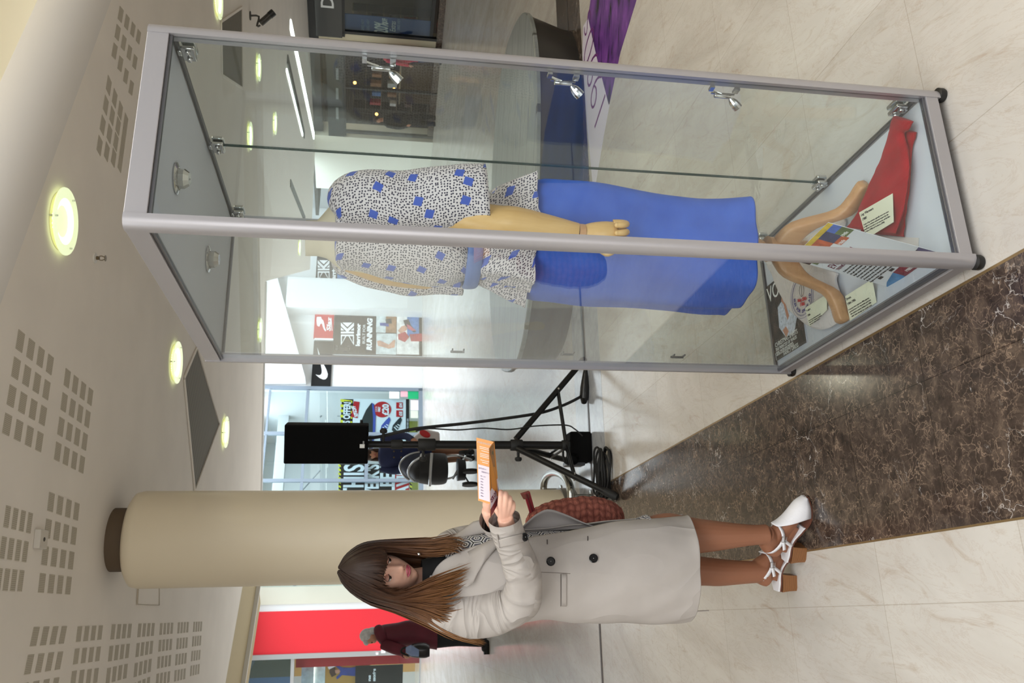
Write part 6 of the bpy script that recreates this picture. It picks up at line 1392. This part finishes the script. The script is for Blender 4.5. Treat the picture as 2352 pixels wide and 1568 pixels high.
# leaflet in her hands, held sideways
lf = thing('leaflet', 'folded orange and white fashion show leaflet held by the woman', 'leaflet', at(1110, 1080, 2.62))
q10 = lambda x, y: crop(x, y, 1080, 980, 6.533)
M_OR = mat('leaflet_orange', (222, 150, 74), .45); M_LW = mat('leaflet_white', (216, 208, 220), .45); M_MAR = mat('leaflet_maroon', (120, 40, 52), .45); M_PIC = mat('leaflet_picture', (168, 120, 76), .4, var=.3, vs=30)
def lp(x, y, Y): return at(*q10(x, y), Y)
TL, TR, BR, BL = lp(92, 160, 2.66), lp(362, 225, 2.625), lp(322, 1168, 2.605), lp(118, 1105, 2.635)
nf = (TR-TL).cross(BL-TL).normalized(); nf = nf if nf.y < 0 else -nf
obj('inner_page', MB().prism([TL, TR, BR, BL], nf*-.0008), M_OR, lf, smooth=False)
def on1(u, v, o=.0006): return (TL*(1-u)+TR*u)*(1-v)+(BL*(1-u)+BR*u)*v+nf*o
obj('white_box', MB().prism([on1(.07, .42), on1(1, .42), on1(1, .965), on1(.07, .965)], nf*.0003), M_LW, lf, smooth=False)
xd1, yd1 = (TR-TL).normalized(), (TL-BL).normalized()
text('lettering', 'STYLED EVOLUTION', .0072, on1(.06, .075, .0012), xd1, yd1, M_WINK, lf, sx=.75)
for i, (v, w) in enumerate(((.125, .8), (.15, .8), (.185, .55), (.23, .75), (.255, .75), (.28, .75), (.335, .7), (.365, .45))): obj('text_line', MB().prism([on1(.5-w*.4, v), on1(.5+w*.42, v), on1(.5+w*.42, v+.008), on1(.5-w*.4, v+.008)], nf*.0003), M_WINK, lf, smooth=False)
M_PUI = mat('purple_ink', (96, 66, 108), .6)
w1 = (TR-TL).length
text('lettering', 'SATURDAY 5TH SEPT', .0064, on1(.1, .485, .0012), xd1, yd1, M_PUI, lf, sx=.78)['fitw'] = w1*.86
text('lettering', 'FASHION SHOW', .0064, on1(.28, .535, .0012), xd1, yd1, M_PUI, lf, sx=.78)['fitw'] = w1*.62
for i, s in enumerate(('12pm - Sports Direct', '12.30pm - Topshop and Topman', '1.00pm - L K Bennett and Phase Eight', '1.30pm - Dorothy Perkins', '2.00pm - M and Co', '2.30pm - Lipsy and Wallis', '3.00pm - Quiz', '4.00pm - River Island')): text('lettering', s, .0046, on1(.2, .60+i*.045, .0012), xd1, yd1, M_PUI, lf, sx=.8)
A1, A2, A3, A4 = lp(283, 325, 2.56), lp(362, 215, 2.625), lp(442, 1105, 2.60), lp(303, 1355, 2.545)
n2_ = (A2-A1).cross(A4-A1).normalized(); n2_ = n2_ if n2_.y < 0 else -n2_
obj('cover', MB().prism([A1, A2, A3, A4], n2_*-.0008), M_OR, lf, smooth=False)
def on2(u, v, o=.0006): return (A1*(1-u)+A2*u)*(1-v)+(A4*(1-u)+A3*u)*v+n2_*o
for nm, v0, v1, u0, u1, mm in (('cover_picture', .03, .62, .12, .80, M_PIC), ('offer_band', .62, .885, 0, 1, M_LW), ('maroon_band', .885, 1., 0, 1, M_MAR)):
    obj(nm, MB().prism([on2(u0, v0), on2(u1, v0), on2(u1, v1), on2(u0, v1)], n2_*.0003), mm, lf, smooth=False)
obj('dress_picture', MB().prism([on2(.40, .1, .0011), on2(.6, .1, .0011), on2(.55, .58, .0011), on2(.3, .6, .0011)], n2_*.0003), mat('picture_teal', (104, 110, 84), .5, var=.4, vs=60), lf, smooth=False)
x2_ = (on2(1, .8)-on2(0, .8)).normalized(); y2_ = (A1-A4).normalized()
text('lettering', '25% OFF', .021, on2(.12, .82, .0012), x2_, y2_, M_PLUM, lf, sx=.62, bold=.0004)
# ---------------- people and a pram farther off
M_SKINB = skinmat('skin_far', (206, 152, 126)); 
def far_person(label, Y, head, yaw, coat, coat_m, legs, leg_m, sleeves, hands, hair_m, hairs, hem=None, pit=-.2, shoes=None):
    """head (x, y, scale); coat rows (x, yr, yl, half depth); legs and sleeves are lists of tube keys (x, y, dY, r)"""
    hp = at(head[0], head[1], Y); ft = legs[0][-1]
    t = thing('person', label, 'person', fl(ft[0], ft[1]) if False else V((hp.x, Y, 0)))
    h = Head(hp, yaw, pit, 0., head[2]); m = MB(); h.mesh(m, 32, 30)
    m.tube([h.P(0, -.02, -.06), h.P(0, -.03, -.16), at(coat[1][0], (coat[1][1]+coat[1][2])/2, Y)], .055, 12)
    m.loft([R2p(r[0], r[1]-(r[1]-(r[1]+r[2])/2)*.25, r[2]+((r[1]+r[2])/2-r[2])*.25, Y, Y, r[3]*.75, n=20) for r in cr(coat, 14)])
    for lg in legs: tb(m, [(x, y, Y+d, r*.85) for x, y, d, r in lg], 12)
    for s in sleeves: tb(m, [(x, y, Y+d, r*.7) for x, y, d, r in s], 10)
    for (x, y, d, fx, fy) in hands:
        c = at(x, y, Y+d); e = at(x+fx, y+fy, Y+d); m.ball((c+e)/2, .038, 10, 8)
        for i in range(4): o = V((0, -.022, .018*(i-1.5))); m.tube([c+o, e+o, e+o+V((0, .02, -.02))], [.011, .010, .008], 8)
        m.tube([c, c+V((0, -.03, .03)), e+V((0, -.03, .02))], [.012, .012, .009], 8)
    b = fuse('body', m, M_SKINB, t, .009, 2)
    for sx in (-1, 1): obj('eye', MB().ball(h.P(sx*.031, .078, .011), .009, 8, 6), M_LASH, t)
    obj('lips', MB().ball(h.P(0, .0935, -.06), (.02, .006, .006), 10, 6, Matrix((h.R, h.F, h.U)).transposed()), M_LIP, t)
    rings = [wr(R2p(r[0], r[1], r[2], Y, Y, r[3], n=40), 3, .02, 5.) for r in cr(coat, 24)]
    c = obj('coat', MB().loft(rings, cap1=False), coat_m, t)
    for s in sleeves: m = MB(); tb(m, [(x, y, Y+d, r) for x, y, d, r in s], 14); obj('sleeve', m, coat_m, t)
    for lg in legs:
        if leg_m: m = MB(); tb(m, [(x, y, Y+d, r) for x, y, d, r in lg], 12); obj('trouser_leg', m, leg_m, t)
        x, y, d, r = lg[-1]; p = at(x, y, Y+d); m = MB(); p.z = .05; m.ball(p+V((h.F.x, h.F.y, 0))*.07, (.05, .05, .05), 12, 8); m.ball(p, (.05, .05, .06), 12, 8)
        m.tube([p-Z*.01, p+V((h.F.x, h.F.y, 0))*.15-Z*.015], [.048, .035], 10); obj('shoe', m, M_RUB, t)
    mm = MB()
    for key in hairs(h): mm.ball(*key)
    obj('hair', mm, hair_m, t)
    return t, h
M_NAVY = mat('navy_cloth', (34, 44, 84), .8, var=.15, vs=6); M_BURG = mat('burgundy_velvet', (92, 24, 42), .7, var=.2, vs=6); M_DKT = mat('dark_trousers', (20, 22, 26), .8)
Y1 = 12.85
t, h = far_person('woman in a navy coat with long brown hair pushing the pram', Y1, (851, 1044, .92), -1.45,
 [(868, 1036, 1052, .06), (876, 1014, 1072, .12), (900, 1008, 1078, .14), (940, 1012, 1074, .14), (990, 1006, 1078, .16)], M_NAVY,
 [[(985, 1030, 0, .09), (1030, 1034, -.02, .065), (1078, 1036, -.02, .045), (1092, 1037, -.02, .04)], [(985, 1054, 0, .09), (1030, 1053, -.1, .065), (1078, 1052, -.12, .045), (1092, 1052, -.12, .04)]], mat('tan_tights', (140, 100, 76), .6),
 [[(876, 1012, 0, .06), (905, 1004, -.05, .062), (930, 1001, -.15, .055), (948, 1010, -.3, .045)], [(876, 1074, 0, .06), (900, 1080, -.05, .062), (925, 1078, -.15, .055), (940, 1066, -.3, .045)]], [(948, 1010, -.3, 6, 2), (940, 1066, -.3, 6, -2)], MATS.get('hair_far') or mat('hair_far', (60, 38, 28), .5),
 lambda h: [(h.P(0, -.02, .03), (.088, .098, .105), 16, 10, Matrix((h.R, h.F, h.U)).transposed()), (h.P(.075, -.01, -.14), (.035, .05, .17), 12, 8), (h.P(-.075, -.01, -.14), (.035, .05, .17), 12, 8)])
for i, (x, y) in enumerate(((905, 1036), (905, 1050), (922, 1036), (922, 1050))): obj('button', MB().ball(at(x, y, Y1-.16), .014, 8, 6), M_BRASS, t)
cbag = thing('carrier_bag', 'white carrier bag with a red oval hanging from the pram handle', 'bag', at(1010, 1000, 12.55))
m = MB(); m.prism([at(950, 1004, 12.55), at(974, 986, 12.55), at(1010, 994, 12.55), at(1011, 1022, 12.55), at(956, 1022, 12.55)], V((0, .14, 0))); obj('bag_body', m, mat('bag_grey', (206, 200, 200), .5), cbag, bevel=.02)
c = at(976, 996, 12.53); obj('red_oval', MB().ball(c, (.05, .012, .09), 16, 8, Matrix.Rotation(.45, 3, 'Y')), M_RED, cbag); obj('bag_handle', MB().tube(cr([at(956, 1010, 12.55), at(944, 1012, 12.56), at(956, 1018, 12.57)], 10), .008, 6), M_SW, cbag)
# pram
YP = 12.45
M_PRAM = mat('pram_black', (16, 17, 22), .6); M_PRN = mat('pram_navy', (48, 54, 74), .6); M_PSV = mat('pram_silver', (190, 194, 198), .3, .8)
pr = thing('pram', 'black pram with silver-edged navy hood in front of the window', 'pram', fl(1090, 1085))
m = MB(); m.loft([R2p(*r, n=32) for r in cr([(962, 1046, 1108, YP, YP, .30), (985, 1041, 1112, YP, YP, .33), (1012, 1041, 1112, YP, YP, .32), (1024, 1044, 1108, YP, YP, .30), (1027, 1060, 1096, YP, YP, .2)], 14)]); obj('bassinet', m, M_PRAM, pr)
m = MB(); m.loft([R2p(*r, n=32) for r in cr([(938, 1072, 1086, YP+.02, YP+.02, .08), (942, 1062, 1096, YP+.02, YP+.02, .17), (952, 1052, 1104, YP, YP, .24), (966, 1047, 1108, YP, YP, .29), (986, 1044, 1111, YP, YP, .31)], 16)]); obj('hood', m, M_PRAM, pr)
m = MB(); m.loft([R2p(*r, n=32) for r in cr([(919, 1066, 1078, YP+.2, YP+.2, .06), (924, 1056, 1088, YP+.2, YP+.2, .14), (938, 1046, 1098, YP+.18, YP+.18, .22), (966, 1040, 1104, YP+.16, YP+.16, .26)], 14)]); obj('hood_visor', m, M_PRN, pr)
obj('hood_trim', MB().tube(cr([at(964, 1038, YP), at(942, 1043, YP+.0), at(924, 1056, YP), at(918, 1072, YP), at(926, 1090, YP), at(940, 1102, YP)], 24), .016, 8), M_PSV, pr)
obj('hood_trim', MB().tube(cr([at(966, 1050, YP-.25), at(948, 1062, YP-.25), at(938, 1078, YP-.25), at(940, 1094, YP-.22), at(952, 1106, YP-.18)], 24), .016, 8), M_PSV, pr)
obj('carry_bar', MB().tube([at(992, 1040, YP-.34), at(989, 1080, YP-.36), at(987, 1116, YP-.34)], .022, 8), M_PSV, pr)
obj('hinge_disc', MB().lathe([(.035, 0), (.035, .02), (.02, .02), (.02, .012), (.001, .012)], at(970, 1046, YP-.32), 20, (0, -1, 0)), M_PSV, pr)
for a, b, c in (((1025, 1048), (1050, 1046), (1084, 1056)), ((1025, 1100), (1045, 1092), (1062, 1062)), ((1040, 1100), (1056, 1070), (1070, 1046))): obj('chassis_tube', MB().tube(cr([at(*a, YP), at(*b, YP), at(*c, YP)], 12), .016, 8), M_PSV, pr)
wrad = .115
for (x, y, d) in ((1086, 1112, -.25), (1086, 1082, -.30), (1082, 1052, .3), (1080, 1040, .34)):
    c = at(x, y, YP+d); c.z = wrad; w = obj('wheel', MB().lathe([(wrad-.03, -.022), (wrad, -.02), (wrad, .02), (wrad-.03, .022)], c, 28, (.9, .35, 0)), M_RUB, pr)
    obj('wheel_hub', MB().lathe([(.001, -.02), (.05, -.02), (.05, .02), (.001, .02)], c, 18, (.9, .35, 0)), M_PSV, w)
    obj('axle_strut', MB().tube([c+Z*.0, at(1056, 1074, YP+d*.4)], .013, 8), M_PRAM, pr)
obj('basket', MB().loft([R2p(1050, 1052, 1104, YP, YP, .20, n=24), R2p(1068, 1056, 1102, YP, YP, .18, n=24)]), M_PRAM, pr)
# grey haired woman by the red wall
Y2 = 10.8
t, h = far_person('grey-haired woman in a burgundy coat walking past the red wall', Y2, (852, 1462, .93), -2.75,
 [(868, 1448, 1466, .07), (876, 1436, 1478, .13), (905, 1430, 1486, .15), (950, 1428, 1482, .16), (1002, 1440, 1490, .19)], M_BURG,
 [[(1000, 1450, .05, .10), (1050, 1454, .08, .075), (1090, 1458, .1, .06), (1112, 1460, .1, .05)], [(1000, 1470, -.05, .10), (1050, 1470, -.1, .075), (1095, 1474, -.14, .06), (1116, 1476, -.16, .05)]], M_DKT,
 [[(880, 1478, -.12, .07), (905, 1488, -.2, .072), (925, 1494, -.25, .068), (932, 1502, -.3, .055)]], [(932, 1504, -.3, 5, 3)], mat('grey_hair', (196, 198, 200), .6, var=.2, vs=30),
 lambda h: [(h.P(0, -.040, .045), (.090, .085, .095), 18, 12, Matrix((h.R, h.F, h.U)).transposed()), (h.P(0, -.055, -.03), (.082, .06, .08), 14, 10, Matrix((h.R, h.F, h.U)).transposed()), (h.P(0, .035, .085), (.07, .05, .035), 14, 10, Matrix((h.R, h.F, h.U)).transposed())], pit=-.35)
obj('hood', MB().tube(cr([at(868, 1440, Y2-.06), at(872, 1452, Y2-.12), at(878, 1466, Y2-.12), at(884, 1474, Y2-.05)], 12), [.05, .06, .065, .07, .07, .07, .07, .065, .06, .06, .05, .04], 12), M_BURG, t)
hb_ = thing('handbag', 'black handbag with a pale blue cloth held by the grey-haired woman', 'bag', at(985, 1495, 10.45))
m = MB(); m.loft([R2p(*r, n=28, pw=3.) for r in cr([(938, 1488, 1504, 10.42, 10.42, .05), (950, 1480, 1507, 10.42, 10.42, .09), (975, 1478, 1508, 10.42, 10.42, .10), (986, 1482, 1505, 10.42, 10.42, .08)], 12)]); obj('bag_body', m, mat('bag_black', (24, 26, 30), .3), hb_)
obj('bag_handle', MB().tube(cr([at(942, 1486, 10.4), at(926, 1488, 10.42), at(922, 1498, 10.44), at(940, 1506, 10.4)], 16), .012, 8), M_RUB, hb_)
m = MB(); m.loft([wr(R2p(*r, n=24), 2, .02, 9) for r in [(932, 1486, 1500, 10.40, 10.40, .05), (944, 1482, 1506, 10.36, 10.36, .07), (962, 1492, 1506, 10.33, 10.33, .03)]]); obj('cloth', m, mat('pale_blue_cloth', (130, 150, 190), .8), hb_)
# shoppers at the dark shop
p = RP_ = R.px(1000, 128, .5); YA = p.y
far_person('shopper in a red top behind the glass near the right post', YA, (868, 126, .93), -2.9, [(880, 120, 134, .06), (886, 114, 140, .12), (915, 112, 146, .14), (950, 114, 142, .14), (962, 114, 142, .14)], mat('red_top', (186, 36, 56), .7),
 [[(960, 120, 0, .10), (990, 122, 0, .07), (1012, 122, 0, .05)], [(960, 135, 0, .10), (990, 136, 0, .07), (1012, 136, 0, .05)]], M_NAVY, [[(888, 138, -.1, .06), (915, 145, -.15, .055), (940, 150, -.25, .045)]], [(942, 151, -.25, 4, 2)], MATS['hair_far'],
 lambda h: [(h.P(0, -.02, .03), (.088, .098, .105), 14, 10, Matrix((h.R, h.F, h.U)).transposed())])
p = R.px(1000, 270, .4); YB = p.y
far_person('shopper in dark clothes at the far end of the dark shop', YB, (868, 276, .95), -2.2, [(880, 270, 282, .06), (886, 263, 290, .12), (915, 260, 292, .14), (950, 262, 290, .14), (965, 262, 290, .14)], mat('black_cloth', (24, 26, 34), .8),
 [[(963, 268, 0, .10), (985, 269, 0, .07), (1003, 270, 0, .05)], [(963, 284, 0, .10), (985, 284, 0, .07), (1003, 284, 0, .05)]], M_DKT, [[(888, 288, -.1, .06), (915, 293, -.12, .055), (935, 290, -.22, .045)]], [(937, 289, -.22, 4, -2)], MATS['hair_far'],
 lambda h: [(h.P(0, -.02, .03), (.088, .098, .105), 14, 10, Matrix((h.R, h.F, h.U)).transposed())])
texts_to_meshes()
import OpenImageIO as oiio, numpy as np, sys
a=oiio.ImageBuf(sys.argv[1]).get_pixels()
s=a.shape[1]/2352
for n,x,y in [('ceil mid',330,650),('ceil left',120,700),('ceil far',560,1000),('lip',60,300),('floorBR',2280,150),('floor mid',1700,180),('floor bl',2100,1480),('floor far',1020,900),('floor mid2',1180,880),('facade',850,860),('column',600,1230),('columntop',400,1230),('coat',1450,1300),('post',1200,550),('posttop',400,515),('rail',420,78),('skirt',1500,520),('brown',2000,900),('red',700,1440),('panel',2000,330),('face',920,1340),('leg',1700,1230),('wallR',640,100),('bench',1180,90),('floorR',1100,60),('speaker',750,1020)]:
    X,Y=int(x*s),int(y*s); p=a[Y-2:Y+3,X-2:X+3,:3].mean((0,1)); print(n,np.round(p*255).astype(int))
